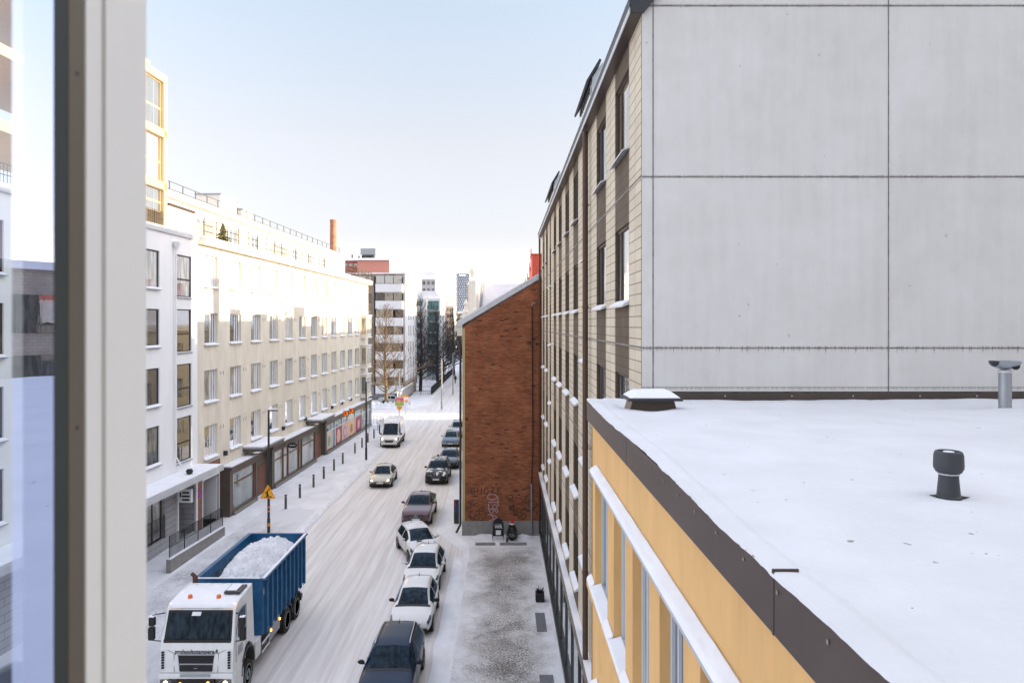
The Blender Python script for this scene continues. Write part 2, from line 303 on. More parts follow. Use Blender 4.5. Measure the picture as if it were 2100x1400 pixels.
# ------------------------------------------------------------------ mesh builder
class MB:
    def __init__(s): s.v = []; s.f = []; s.m = []; s.cur = 0
    def add(s, vs, fs, mi=None):
        o = len(s.v); s.v += [tuple(p) for p in vs]
        for f in fs: s.f.append(tuple(i + o for i in f)); s.m.append(s.cur if mi is None else mi)
        return s
    def box(s, x0, x1, y0, y1, z0, z1, mi=None, mtx=None):
        x0, x1 = min(x0, x1), max(x0, x1); y0, y1 = min(y0, y1), max(y0, y1); z0, z1 = min(z0, z1), max(z0, z1)
        vs = [(x0, y0, z0), (x1, y0, z0), (x1, y1, z0), (x0, y1, z0), (x0, y0, z1), (x1, y0, z1), (x1, y1, z1), (x0, y1, z1)]
        if mtx: vs = [tuple(mtx @ Vector(p)) for p in vs]
        return s.add(vs, [(0, 3, 2, 1), (4, 5, 6, 7), (0, 1, 5, 4), (1, 2, 6, 5), (2, 3, 7, 6), (3, 0, 4, 7)], mi)
    def hexa(s, b, t, mi=None):   # 4 bottom pts ccw, 4 top pts
        return s.add(list(b) + list(t), [(0, 3, 2, 1), (4, 5, 6, 7), (0, 1, 5, 4), (1, 2, 6, 5), (2, 3, 7, 6), (3, 0, 4, 7)], mi)
    def prism(s, poly, a0, a1, axis='y', mi=None):
        """poly = list of 2-D points; extruded along axis from a0 to a1"""
        n = len(poly)
        def P(p, a):
            return {'x': (a, p[0], p[1]), 'y': (p[0], a, p[1]), 'z': (p[0], p[1], a)}[axis]
        vs = [P(p, a0) for p in poly] + [P(p, a1) for p in poly]
        fs = [tuple(range(n)), tuple(range(2 * n - 1, n - 1, -1))] + [(i, i + n, (i + 1) % n + n, (i + 1) % n) for i in range(n)]
        return s.add(vs, fs, mi)
    def tube(s, pts, r, n=8, mi=None, cap=True):
        pts = [Vector(p) for p in pts]
        rs = r if isinstance(r, (list, tuple)) else [r] * len(pts)
        vs = []; up0 = None
        for i, p in enumerate(pts):
            d = (pts[min(i + 1, len(pts) - 1)] - pts[max(i - 1, 0)]).normalized()
            if up0 is None:
                up0 = Vector((0, 0, 1)) if abs(d.z) < .9 else Vector((1, 0, 0))
            a = d.cross(up0)
            if a.length < 1e-4: a = d.cross(Vector((0, 1, 0)))
            a.normalize(); b = d.cross(a).normalized()
            for k in range(n):
                t = 2 * math.pi * k / n
                vs.append(p + (a * math.cos(t) + b * math.sin(t)) * rs[i])
        fs = []
        for i in range(len(pts) - 1):
            for k in range(n):
                fs.append((i * n + k, i * n + (k + 1) % n, (i + 1) * n + (k + 1) % n, (i + 1) * n + k))
        if cap: fs += [tuple(range(n))[::-1], tuple(range((len(pts) - 1) * n, len(pts) * n))]
        return s.add(vs, fs, mi)
    def lathe(s, prof, c=(0, 0, 0), n=20, axis='z', mi=None):
        vs = []; fs = []
        for (r, h) in prof:
            for k in range(n):
                t = 2 * math.pi * k / n; a, b = r * math.cos(t), r * math.sin(t)
                p = {'z': (a, b, h), 'x': (h, a, b), 'y': (a, h, b)}[axis]
                vs.append((c[0] + p[0], c[1] + p[1], c[2] + p[2]))
        m = len(prof)
        for i in range(m - 1):
            for k in range(n):
                fs.append((i * n + k, i * n + (k + 1) % n, (i + 1) * n + (k + 1) % n, (i + 1) * n + k))
        fs += [tuple(range(n))[::-1], tuple(range((m - 1) * n, m * n))]
        return s.add(vs, fs, mi)
    def grid(s, fn, nu, nv, mi=None):
        vs = [fn(i / nu, j / nv) for j in range(nv + 1) for i in range(nu + 1)]
        fs = [(j * (nu + 1) + i, j * (nu + 1) + i + 1, (j + 1) * (nu + 1) + i + 1, (j + 1) * (nu + 1) + i) for j in range(nv) for i in range(nu)]
        return s.add(vs, fs, mi)
    def mesh(s, name, mats, smooth=False):
        me = bpy.data.meshes.new(name); me.from_pydata(s.v, [], s.f)
        for m in (mats if isinstance(mats, (list, tuple)) else [mats]): me.materials.append(M[m] if isinstance(m, str) else m)
        if any(s.m): me.polygons.foreach_set('material_index', s.m)
        if smooth: me.polygons.foreach_set('use_smooth', [True] * len(me.polygons))
        me.update(); return me
    def build(s, name, mats, parent=None, loc=(0, 0, 0), rz=0., smooth=False, bevel=0., seg=2, fix=True):
        me = s.mesh(name, mats, smooth)
        if fix:
            import bmesh
            b = bmesh.new(); b.from_mesh(me)
            bmesh.ops.recalc_face_normals(b, faces=b.faces); b.to_mesh(me); b.free()
        o = bpy.data.objects.new(name, me); COL.objects.link(o)
        o.location = loc; o.rotation_euler = (0, 0, rz)
        if parent: o.parent = parent
        if bevel:
            md = o.modifiers.new('b', 'BEVEL'); md.width = bevel; md.segments = seg; md.limit_method = 'ANGLE'; md.angle_limit = R(35)
            me.polygons.foreach_set('use_smooth', [True] * len(me.polygons))
            md.harden_normals = True
        elif smooth:
            me.set_sharp_from_angle(angle=R(38))
        return o

def tag(o, label=None, cat=None, group=None, kind=None):
    if label: o['label'] = label
    if cat: o['category'] = cat
    if group: o['group'] = group
    if kind: o['kind'] = kind
    return o
def thing(name, label, cat, loc=(0, 0, 0), rz=0., group=None):
    o = bpy.data.objects.new(name, None); COL.objects.link(o); o.location = loc; o.rotation_euler = (0, 0, rz); o.empty_display_size = .2
    return tag(o, label, cat, group)
def dup(o, parent=None, loc=None, rz=None):
    c = o.copy(); COL.objects.link(c)
    if parent is not None: c.parent = parent
    if loc is not None: c.location = loc
    if rz is not None: c.rotation_euler = (0, 0, rz)
    for ch in list(o.children): dup(ch, c)
    return c
def text_mesh(name, body, size, m, parent=None, loc=(0, 0, 0), rot=(R(90), 0, 0), ext=.004, bold=0., shear=0., xs=1.):
    cu = bpy.data.curves.new(name, 'FONT'); cu.body = body; cu.size = size; cu.extrude = ext; cu.align_x = 'CENTER'; cu.align_y = 'CENTER'; cu.offset = bold; cu.shear = shear
    t = bpy.data.objects.new(name, cu); COL.objects.link(t)
    me = bpy.data.meshes.new_from_object(t.evaluated_get(bpy.context.evaluated_depsgraph_get()))
    bpy.data.objects.remove(t); me.name = name; me.materials.clear(); me.materials.append(M[m])
    o = bpy.data.objects.new(name, me); COL.objects.link(o); o.location = loc; o.rotation_euler = rot; o.scale = (xs, 1, 1)
    if parent: o.parent = parent
    return o

def wall_grid(mb, u0, u1, z0, z1, ops, y=0., depth=.2, colmat=None, basemi=0):
    """plane y (street side is -y) with openings (a,b,c,d) = u0,u1,z0,z1 and reveals going in by depth"""
    us = sorted({u0, u1} | {o[0] for o in ops} | {o[1] for o in ops} | (set(sum(([c[0], c[1]] for c in colmat), [])) if colmat else set()))
    zs = sorted({z0, z1} | {o[2] for o in ops} | {o[3] for o in ops})
    for i in range(len(us) - 1):
        for j in range(len(zs) - 1):
            a, b, c, d = us[i], us[i + 1], zs[j], zs[j + 1]
            cu, cz = (a + b) / 2, (c + d) / 2
            if cu < u0 or cu > u1 or any(o[0] < cu < o[1] and o[2] < cz < o[3] for o in ops): continue
            mi = basemi
            if colmat:
                for k in colmat:
                    if k[0] < cu < k[1]: mi = k[2]
            mb.add([(a, y, c), (b, y, c), (b, y, d), (a, y, d)], [(0, 1, 2, 3)], mi)
    for (a, b, c, d) in ops:
        mi = basemi
        if colmat:
            for k in colmat:
                if k[0] < (a + b) / 2 < k[1]: mi = k[2]
        e = y + depth
        mb.add([(a, y, c), (b, y, c), (b, y, d), (a, y, d), (a, e, c), (b, e, c), (b, e, d), (a, e, d)],
               [(0, 4, 5, 1), (1, 5, 6, 2), (2, 6, 7, 3), (3, 7, 4, 0)], mi)
    return mb
def frame_bars(mb, w, h, t, y0, y1, vs=(), hs=()):
    """rect frame, origin at centre-bottom; vs: mullions (x, halfwidth), hs: transoms (z, halfheight)"""
    mb.box(-w / 2, -w / 2 + t, y0, y1, 0, h); mb.box(w / 2 - t, w / 2, y0, y1, 0, h)
    mb.box(-w / 2 + t, w / 2 - t, y0, y1, 0, t); mb.box(-w / 2 + t, w / 2 - t, y0, y1, h - t, h)
    for x, hw in vs: mb.box(x - hw, x + hw, y0 + .004, y1, t, h - t)
    for z, hh in hs: mb.box(-w / 2 + t, w / 2 - t, y0 + .006, y1 - .004, z - hh, z + hh)
    return mb
def window(w, h, frame, pane, parent, loc, y=.14, t=.07, vs=(), hs=(), sill=None, proj=.1, snow=True, st=.05, blind=0):
    f = frame_bars(MB(), w - .004, h - .004, t, y, y + .06, vs, hs).build('window', frame, parent, loc)
    p = MB().add([(-w / 2 + .01, y + .035, .01), (w / 2 - .01, y + .035, .01), (w / 2 - .01, y + .035, h - .01), (-w / 2 + .01, y + .035, h - .01)], [(0, 1, 2, 3)]).build('pane', pane, f)
    if sill:
        MB().hexa([(-w / 2 - .06, -proj, -.10), (w / 2 + .06, -proj, -.10), (w / 2 + .06, y - .004, -.03), (-w / 2 - .06, y - .004, -.03)],
                  [(-w / 2 - .06, -proj, -.07), (w / 2 + .06, -proj, -.07), (w / 2 + .06, y - .004, .0), (-w / 2 - .06, y - .004, .0)]).build('sill', sill, f)
        if snow:
            MB().hexa([(-w / 2 - .04, -proj + .006, -.068), (w / 2 + .04, -proj + .006, -.068), (w / 2 - .002, y - .02, .002), (-w / 2 + .002, y - .02, .002)],
                      [(-w / 2 - .03, -proj + .02, -.068 + st), (w / 2 + .03, -proj + .02, -.068 + st), (w / 2 - .01, y - .02, .015 + st), (-w / 2 + .01, y - .02, .015 + st)]).build('sill_snow', 'snow', f, bevel=.012)
    return f
def railing(mb, pts, h, posts, rails=3, r=.022, bars=0, z0=0.):
    """pts: polyline of ground points; posts spacing"""
    for a, b in zip(pts, pts[1:]):
        a, b = Vector(a), Vector(b); n = max(1, round((b - a).length / posts))
        for k in range(n + 1):
            p = a.lerp(b, k / n); mb.tube([p + Vector((0, 0, z0)), p + Vector((0, 0, h))], r, 5)
        for q in range(rails):
            z = h * (1 - q / max(1, rails)) if rails > 1 else h
            mb.tube([a + Vector((0, 0, z)), b + Vector((0, 0, z))], r * .8, 5)
        if bars:
            m = round((b - a).length / bars)
            for k in range(m + 1):
                p = a.lerp(b, k / m); mb.tube([p + Vector((0, 0, z0 + .06)), p + Vector((0, 0, h))], .015, 4)
    return mb
# ------------------------------------------------------------------ ground
def sheet(name, poly, z, m, kind='structure'):
    o = MB().add([(x, y, z) for x, y in poly], [tuple(range(len(poly)))]).build(name, m)
    o['kind'] = kind; return o
def slab(name, poly, z0, z1, m, slope=.25):
    """raised pavement with a snow-softened kerb edge"""
    n = len(poly); c = Vector((sum(p[0] for p in poly) / n, sum(p[1] for p in poly) / n))
    vs = [(x, y, z0) for x, y in poly]
    for i, (x, y) in enumerate(poly):
        a = Vector(poly[i - 1]); b = Vector(poly[(i + 1) % n]); p = Vector((x, y))
        e1 = (p - a).normalized(); e2 = (b - p).normalized()
        nrm = (Vector((-e1.y, e1.x)) + Vector((-e2.y, e2.x)))
        nrm.normalize(); vs.append((x + nrm.x * slope, y + nrm.y * slope, z1))
    fs = [tuple(range(n, 2 * n))] + [(i, (i + 1) % n, (i + 1) % n + n, i + n) for i in range(n)]
    o = MB().add(vs, fs).build(name, m); o['kind'] = 'structure'; return o
sheet('ground', [(-1500, -60), (1500, -60), (1500, 3000), (-1500, 3000)], 0, 'pave')
sheet('road', [(-12.3, -40), (-2.2, -40), (-2.2, 41), (-4.1, 45), (-4.1, 92), (60, 92), (60, 110), (-4.1, 110), (-4.1, 600), (-12.2, 600), (-12.2, 113), (-120, 113), (-120, 94), (-12.3, 91)], .004, 'road')
slab('pavement', [(-22, -10), (-12.2, -10), (-12.2, 86), (-13.5, 91), (-17, 93.5), (-22, 94)], .004, .10, 'pave', .3)
slab('pavement', [(-2.2, -10), (3, -10), (3, 95), (-3.9, 90), (-4.1, 86), (-4.1, 45), (-2.2, 41)], .004, .08, 'pave', .7)
sheet('path', [(-1.9, 6), (2.05, 6), (2.05, 41.9), (-1.9, 41.9)], .086, 'path')
slab('pavement', [(-60, 113.5), (-12.1, 113.5), (-12.1, 400), (-60, 400)], .004, .10, 'pave', .2)

sheet('pavement', [(-17.6, 12), (-12.75, 12), (-12.75, 50), (-16.2, 50)], .104, 'slush')
# low snow ridges and ploughed heaps
def snow_ridge(x0, y0, x1, y1, wd, h, seed, name='snow_bank', m='snow_lump', z=.06, rough=1.):
    a = Vector((x0, y0, 0)); b = Vector((x1, y1, 0)); d = (b - a); L = d.length; d.normalize(); n = Vector((-d.y, d.x, 0))
    nu = max(8, int(L / .22)); nv = 14
    def fn(u, v):
        p = a + d * (u * L) + n * ((v - .5) * wd * (1 + .25 * noise.noise((u * L * .5, seed, 0))))
        e = math.sin(math.pi * v) ** 1.2 * min(1, u * L / .8, (1 - u) * L / .8)
        q = .55 + .9 * abs(noise.noise((p.x * 1.1, p.y * 1.1, seed))) + rough * .55 * noise.noise((p.x * 4, p.y * 4, seed + 3))
        return (p.x, p.y, z - .03 + max(0, h * e * q))
    o = MB().grid(fn, nu, nv).build(name, m, smooth=True); tag(o, kind='stuff'); return o
snow_ridge(-12.4, 20, -12.5, 43.5, 1.3, .22, 1)
snow_ridge(-12.6, 45, -12.4, 84, .9, .07, 2)
snow_ridge(-2.3, 18, -2.3, 40, .8, .07, 4, m='snow')
snow_ridge(-13.6, 30, -13.4, 42, 2.2, .14, 5)
snow_ridge(-21, 110.5, -13.2, 110.0, 2.6, 1.1, 6)
snow_ridge(-2.2, 43.6, 2.0, 43.3, .9, .28, 8, z=.08)
snow_ridge(-15.1, 50.4, -14.6, 49.6, .8, .10, 9, z=.1)

# ------------------------------------------------------------------ left row: frame of the white and cream houses
RZL = math.atan2(1, .034); OL = (-20.2, 0, 0); LK = 1.033
def hz(z): return CAMZ + (z - CAMZ) * LK
def lw(u, y, z): # local -> world
    v = Matrix.Rotation(RZL, 4, 'Z') @ Vector((u, y, z)); return Vector(OL) + v
def uy(px): return 30300 / (1083 - px)         # distance of the upper facade seen at a column of the photo

# white corner house
W = thing('apartment_house', 'smooth white plastered house nearest the window frame, with brown window frames and a drainpipe', 'building', OL, RZL)
WU0, WU1 = 18.0, 44.72
ztop = hz(17.9)
ops = []; wins = []
zA = [(hz(14.66), hz(16.64)), (hz(11.6), hz(13.56)), (hz(8.5), hz(10.45)), (hz(5.4), hz(7.4))]
zB = [(hz(14.3), hz(16.65)), (hz(11.2), hz(13.6)), (hz(8.1), hz(10.5)), (hz(5.0), hz(7.5))]
for (a, b, kind) in ((38.1, 40.1, 'A'), (uy(362), uy(393), 'B'), (33.6, 35.6, 'B'), (30.0, 32.0, 'A'), (26.2, 28.2, 'A'), (22.3, 24.3, 'A'), (19, 21, 'A')):
    for k in range(4):
        z0, z1 = (zA if kind == 'A' else zB)[k]
        ops.append((a, b, z0, z1)); wins.append((a, b, z0, z1, kind))
mb = MB(); wall_grid(mb, WU0, WU1, 4.0, ztop, ops, depth=.14)
mb.add([(WU1, 0, 0), (WU1, 14, 0), (WU1, 14, ztop), (WU1, 0, ztop)], [(0, 1, 2, 3)])
mb.add([(WU0, 0, 0), (WU0, 14, 0), (WU0, 14, ztop), (WU0, 0, ztop)], [(0, 3, 2, 1)])
mb.build('wall', 'white_stucco', W, fix=False)
MB().box(WU0, WU1, 0.02, 14, ztop - .02, ztop + .02).box(WU0, WU1 - .05, .3, 14, ztop + .02, ztop + .14).build('roof', 'snow', W)
MB().box(WU0, WU1 + .02, -.10, .28, ztop + .021, ztop + .12).box(WU0, WU1 + .02, -.10, -.07, ztop - .22, ztop + .02).build('parapet_capping', 'zinc', W)
for (a, b, z0, z1, kind) in wins:
    w, h = b - a, z1 - z0
    if kind == 'A': window(w, h, 'darkbrown', 'pane', W, ((a + b) / 2, 0, z0), y=.06, t=.07, vs=((-w / 2 + .62, .035),), sill='greymetal', proj=.14)
    else: window(w, h, 'darkbrown', 'pane_brown' if z0 < 12 else 'pane', W, ((a + b) / 2, 0, z0), y=.05, t=.06, hs=((h * .42, .045),), sill='greymetal', proj=.08, snow=False)
# downpipe
pu = uy(357)
MB().tube([(pu, -.12, 17.1), (pu, -.12, 5.2), (pu, -.5, 4.6)], .055, 8).lathe([(.06, 0), (.2, .28), (.21, .45), (.05, .46)], (pu, -.16, 17.0), 10).build('downpipe', 'frame_white', W, smooth=True)
# ground floor of the white house
mb = MB(); g_ops = [(37.5, 40.6, .9, 3.7), (42.1, 44.3, .12, 3.75), (45.35, 47.7, .1, 3.05)]
wall_grid(mb, WU0, 47.98, 0, 3.99, g_ops, y=-.02, depth=1.3, colmat=[(44.55, 47.98, 1)])
mb.build('ground_floor_wall', ['greytile', 'copperstone'], W, fix=False)
f = frame_bars(MB(), 2.99, 2.79, .09, .1, .17, vs=((-.5, .04), (.5, .04))).build('shop_window', 'darkbrown', W, (39.05, 0, .9)); MB().box(-1.45, 1.45, .14, .15, .02, 2.75).build('pane', 'shop_pane', f)
g = MB(); railing(g, [(37.6, -.1, .95), (40.5, -.1, .95)], 1.25, 1.4, rails=2, bars=.13); g.build('window_guard', 'black', W)
MB().box(42.11, 44.29, 1.18, 1.22, .1, 3.75).box(42.7, 43.7, 1.13, 1.175, .12, 2.3).build('entrance_door', 'darkmetal', W)
d = MB().box(45.36, 46.3, 1.0, 1.1, .1, 3.05).box(46.3, 47.69, 1.15, 1.2, .1, 3.05).build('passage_gate', 'black', W)
MB().box(45.28, 45.35, -.07, .05, .1, 3.12).box(47.7, 47.77, -.07, .05, .1, 3.12).box(45.35, 47.7, -.07, .05, 3.05, 3.12).box(47.62, 47.69, .05, 1.1, .1, 3.0).build('door_surround', 'frame_white', W)
MB().box(44.3, 44.5, -.12, -.021, .1, 3.75).box(42.0, 42.1, -.12, -.021, .1, 3.75).build('pilaster', 'frame_white', W)
# entrance canopy
mb = MB().box(24, 44.75, -1.55, .02, 4.0, 4.14); mb.box(24, 44.80, -1.60, -1.55, 3.86, 4.16)
mb.build('canopy', 'zinc', W); MB().box(24.1, 44.7, -1.52, .0, 4.142, 4.26).build('canopy_snow', 'snow', W, bevel=.05, seg=3)
MB().lathe([(.05, 0), (.16, .05), (.2, .2), (.14, .3), (.02, .32)], (pu - .2, -1.0, 4.25), 10).build('wall_lamp', 'black', W)
# box sign
SG = thing('shop_sign', 'white box sign with dark lettering hung over the entrance under the canopy', 'sign', lw(41.9, -.62, 2.95), RZL)
MB().box(-.12, .12, -.36, .36, -.38, .38).build('sign_box', 'frame_white', SG, bevel=.02)
for z, l in ((.20, .25), (.0, .28), (-.2, .26)):
    MB().box(-.132, -.121, -l, l - .1, z - .05, z + .05).build('lettering', 'darkmetal', SG)
MB().box(-.132, -.121, .21, .30, -.05, .22).build('emblem', 'darkmetal', SG); MB().box(-.03, .03, .36, .6, .28, .33).build('bracket', 'darkmetal', SG)
NP = thing('no_parking_sign', 'round blue and red no parking sign on the red brown stone wall', 'sign', lw(44.95, -.03, 2.35), RZL)
MB().lathe([(.30, 0), (.30, -.03)], n=24, axis='y').build('plate', mat('sign red', (.6, .03, .02), .4), NP)
MB().lathe([(.235, -.031), (.235, -.036)], n=24, axis='y').build('blue_disc', mat('sign blue', (.02, .07, .45), .4), NP)
MB().box(-.23, .23, -.044, -.037, -.035, .035, mtx=Matrix.Rotation(R(45), 4, 'Y')).build('red_bar', mat('bar red', (.6, .03, .02), .4), NP)
# access ramp with its wall and railing
RP = thing('access_ramp', 'low concrete ramp wall with black iron railing in front of the white house entrance', 'ramp', OL, RZL)
mb = MB().hexa([(37.3, -2.0, .05), (44.0, -2.0, .05), (44.0, -1.78, .05), (37.3, -1.78, .05)], [(37.3, -2.0, .78), (44.0, -2.0, .62), (44.0, -1.78, .62), (37.3, -1.78, .78)])
mb.build('retaining_wall', 'foundation', RP)
MB().hexa([(37.52, -1.77, .08), (44.0, -1.77, .08), (44.0, 0, .08), (37.52, 0, .08)], [(37.52, -1.77, .13), (44.0, -1.77, .30), (44.0, -.03, .30), (37.52, -.03, .13)]).build('ramp_surface', 'pave', RP)
MB().hexa([(37.3, -2.02, .781), (44.0, -2.02, .621), (44.0, -1.8, .621), (37.3, -1.8, .781)], [(37.35, -2.0, .86), (44.0, -2.0, .69), (44.0, -1.82, .69), (37.35, -1.82, .86)]).build('wall_snow', 'snow', RP, bevel=.02)
mb = MB(); railing(mb, [(37.4, -1.9, .80), (43.9, -1.9, .66)], 1.15, 1.6, rails=2, bars=.12, r=.025); mb.build('railing', 'black', RP)

# golden glazed balcony tower above the white house
G = thing('balcony_tower', 'golden framed glazed balconies stacked above the white house', 'balcony', OL, RZL)
GU0, GU1 = 27.0, uy(352); gz = [hz(17.95), hz(20.15), hz(23.0), hz(26.0)]
gb = [(gz[0] + 0.0, gz[1] - .1), (gz[1] + .35, gz[2] - .1), (gz[2] + .35, gz[3] - .15)]
mb = MB()
for z in gz[1:]: mb.box(GU0, GU1, -.02 + .25, 5.5, z - .12, z + .33)
mb.box(GU1 - .38, GU1, .23, .5, ztop + .12, gz[3]); mb.box(GU1 - .3, GU1, .5, 5.5, ztop + .12, gz[3] + .2); mb.box(GU0, GU0 + .3, .23, 5.5, ztop + .12, gz[3])
mb.box(GU0, GU1 - 1.2, .6, 5.5, gz[3] + .33, gz[3] + .8)
mb.build('balcony_frame', 'gold', G, bevel=.02)
for (z0, z1) in gb:
    for k in range(4):
        a = GU1 - .38 - (k + 1) * 2.4; b = a + 2.36
        if a < GU0 + .2: continue
        zz0 = z0 + (.9 if z0 < 19 else 0)
        f = frame_bars(MB(), b - a, z1 - zz0, .035, .40, .44, vs=((-.38, .012), (.4, .012)), hs=(((z1 - zz0) * .42, .05),)).build('balcony_glazing', 'gold', G, ((a + b) / 2, 0, zz0))
        MB().add([(-1.16, .42, .03), (1.16, .42, .03), (1.16, .42, z1 - zz0 - .03), (-1.16, .42, z1 - zz0 - .03)], [(0, 1, 2, 3)]).build('pane', 'balcony_glass', f)
mb = MB(); railing(mb, [(GU0, .3, ztop + .12), (GU1 - .1, .3, ztop + .12)], .85, 1.2, rails=2, bars=.2); mb.build('roof_edge_railing', 'darkmetal', G)
# white box partition beside it
PB = thing('roof_hut', 'white box wall with dark capping beside the terrace', 'roof hut', OL, RZL)
MB().box(GU1 + .05, 44.6, .25, 3.0, ztop + .12, hz(19.3)).build('wall', 'white_stucco', PB); MB().box(GU1, 44.75, .12, 3.1, hz(19.3), hz(19.3) + .12).build('capping', 'darkbrown', PB)

# cream house
C = thing('apartment_house', 'long cream plastered house with rows of white framed windows, the upper floors in sun', 'building', OL, RZL)
CU0, CU1 = WU1 + .004, 92.4
zr = [(hz(15.05), hz(16.95)), (hz(11.54), hz(13.42)), (hz(8.02), hz(9.95)), (hz(4.6), hz(6.55))]
ws = [uy(x) for x in (419.4, 471.6, 515, 553, 585, 613.5, 638, 660, 680, 698, 714, 728.4)]
ops = [(a, a + 1.95, z0, z1) for a in ws for (z0, z1) in zr]
ctop = hz(17.5)
mb = MB(); wall_grid(mb, CU0, CU1, 3.3, ctop, ops, depth=.26)
mb.add([(CU1, 0, 0), (CU1, 15, 0), (CU1, 15, ctop), (CU1, 0, ctop)], [(0, 1, 2, 3)])
mb.build('wall', 'cream_stucco', C, fix=False)
for i, a in enumerate(ws):
    for k, (z0, z1) in enumerate(zr):
        window(1.95, z1 - z0, 'frame_white', 'pane', C, (a + .975, 0, z0), y=.17, t=.075, vs=((.25, .06), (.60, .05)), sill='flashing', proj=.16)
# vent dashes between the windows, wall lamps over the shops
VT = []
for i, a in enumerate(ws[:-1]):
    for (z0, z1) in zr[1:]:
        for q in (2.35, 2.8):
            if i < 8 and len(C.children): VT.append((a + q, z1 - .45))
vt0 = MB().box(0, .06, -.02, -.002, 0, .25).build('wall_vent', 'greymetal', C, (VT[0][0], 0, VT[0][1]))
for (x, z) in VT[1:]: dup(vt0, loc=(x, 0, z))
for u in (48.5, 60, 66, 75, 79, 83):
    MB().box(u, u + .22, -.22, -.003, 4.05, 4.35).build('wall_lamp', 'darkmetal', C)
# corner bays
for k, (z0, z1) in enumerate(zr[1:]):
    f = MB().box(88.2, 90.8, -.75, -.003, z0 - .35, z1 + .25).build('bay', 'cream_stucco', C)
    MB().box(88.1, 90.9, -.85, -.003, z0 - .45, z0 - .352).box(88.1, 90.9, -.85, -.003, z1 + .252, z1 + .36).build('bay_ledge', 'snow', f)
    MB().box(88.4, 89.3, -.775, -.753, z0, z1).box(89.6, 90.6, -.775, -.753, z0, z1).build('window', 'frame_white', f); MB().box(88.5, 89.2, -.79, -.777, z0 + .1, z1 - .1).box(89.7, 90.5, -.79, -.777, z0 + .1, z1 - .1).build('pane', 'pane', f)
    MB().box(88.175, 88.197, -.65, -.15, z0, z1).build('window', 'pane', f)
# cornice, terrace floor, railing
mb = MB().box(CU0, CU1 + .4, -.45, 3, ctop, ctop + .30).box(CU0, CU1 + .46, -.52, 3, ctop + .302, ctop + .42); mb.build('cornice', 'pale_stucco', C, bevel=.02)
MB().box(CU0, CU1 + .4, -.46, 2.9, ctop + .42, ctop + .5).build('terrace_snow', 'snow', C, bevel=.03)
mb = MB(); railing(mb, [(CU0 + .1, -.35, ctop + .42), (CU1 + .3, -.35, ctop + .42), (CU1 + .3, 8, ctop + .42)], 1.15, 1.75, rails=3, r=.036); mb.build('terrace_railing', mat('bronze railing', (.10, .08, .055), .5, .3), C)
s1 = hz(20.55)
ops = [(a, a + 1.9, ctop + .7, ctop + 2.5) for a in (50.5, 56, 60.5, 66, 71, 76, 81)]
mb = MB(); wall_grid(mb, CU0, CU1 - 1, ctop + .4, s1, ops, y=2.7, depth=.2)
mb.add([(CU1 - 1, 2.7, ctop), (CU1 - 1, 14, ctop), (CU1 - 1, 14, s1), (CU1 - 1, 2.7, s1)], [(0, 1, 2, 3)]); mb.add([(CU0, 2.7, ctop), (CU0, 14, ctop), (CU0, 14, s1), (CU0, 2.7, s1)], [(0, 3, 2, 1)])
mb.build('set_back_wall', 'pale_stucco', C, fix=False)
for (a, b, z0, z1) in ops: window(1.9, z1 - z0, 'frame_white', 'balcony_glass', C, ((a + b) / 2, 2.7, z0), y=.1, t=.06, vs=((0, .03),))
for a in (49.3, 64.5): MB().box(a, a + .08, 1.0, 2.69, ctop + .5, ctop + 1.9).build('terrace_partition', 'pale_stucco', C)
MB().box(CU0, CU1 - .7, 2.3, 14, s1, s1 + .28).build('roof', 'pale_stucco', C, bevel=.02); MB().box(CU0, CU1 - .8, 2.4, 14, s1 + .28, s1 + .42).build('roof_snow', 'snow', C, bevel=.05)
mb = MB(); railing(mb, [(CU0 - 2.5, 3.3, s1 + .3), (CU1 - 1.5, 3.3, s1 + .3)], 1.0, 1.9, rails=2, r=.036); mb.build('roof_railing', mat('bronze roof railing', (.12, .11, .10), .5, .3), C)
for (a, b, y0, y1, h) in ((60.2, 63.6, 5.2, 7.2, 2.6), (64.8, 67.2, 5.2, 7.0, 2.05), (50, 53, 6, 8, 1.5)):
    q = MB().box(a, b, y0, y1, s1 + .42, s1 + h).build('roof_chimney', 'pale_stucco', C); MB().box(a - .1, b + .1, y0 - .1, y1 + .1, s1 + h, s1 + h + .12).build('cap', 'greymetal', q)
for a in (46.5, 73): 
    q = MB(); q.prism([(4.5, s1 + .42), (6.5, s1 + .42), (6.5, s1 + 1.4), (4.9, s1 + 1.15)], a, a + 2.6, 'x'); q.build('skylight', 'greywall', C)
# fir tree in a pot on the terrace
FT = thing('potted_fir', 'small green fir standing on the roof terrace behind the railing', 'potted plant', lw(52, 1.5, ctop + .5))
mb = MB(); rr = random.Random(3)
for k in range(240):
    t = rr.random(); r = .62 * (1 - t) + .05; a = rr.random() * 6.28
    mb.tube([(0, 0, .5 + t * 1.4), (r * math.cos(a), r * math.sin(a), .32 + t * 1.4)], [.05, .012], 3, cap=False)
mb.build('foliage', mat('fir green', (.13, .14, .05), .8), FT); MB().lathe([(.18, 0), (.24, .4)], n=10).build('pot', 'darkmetal', FT)
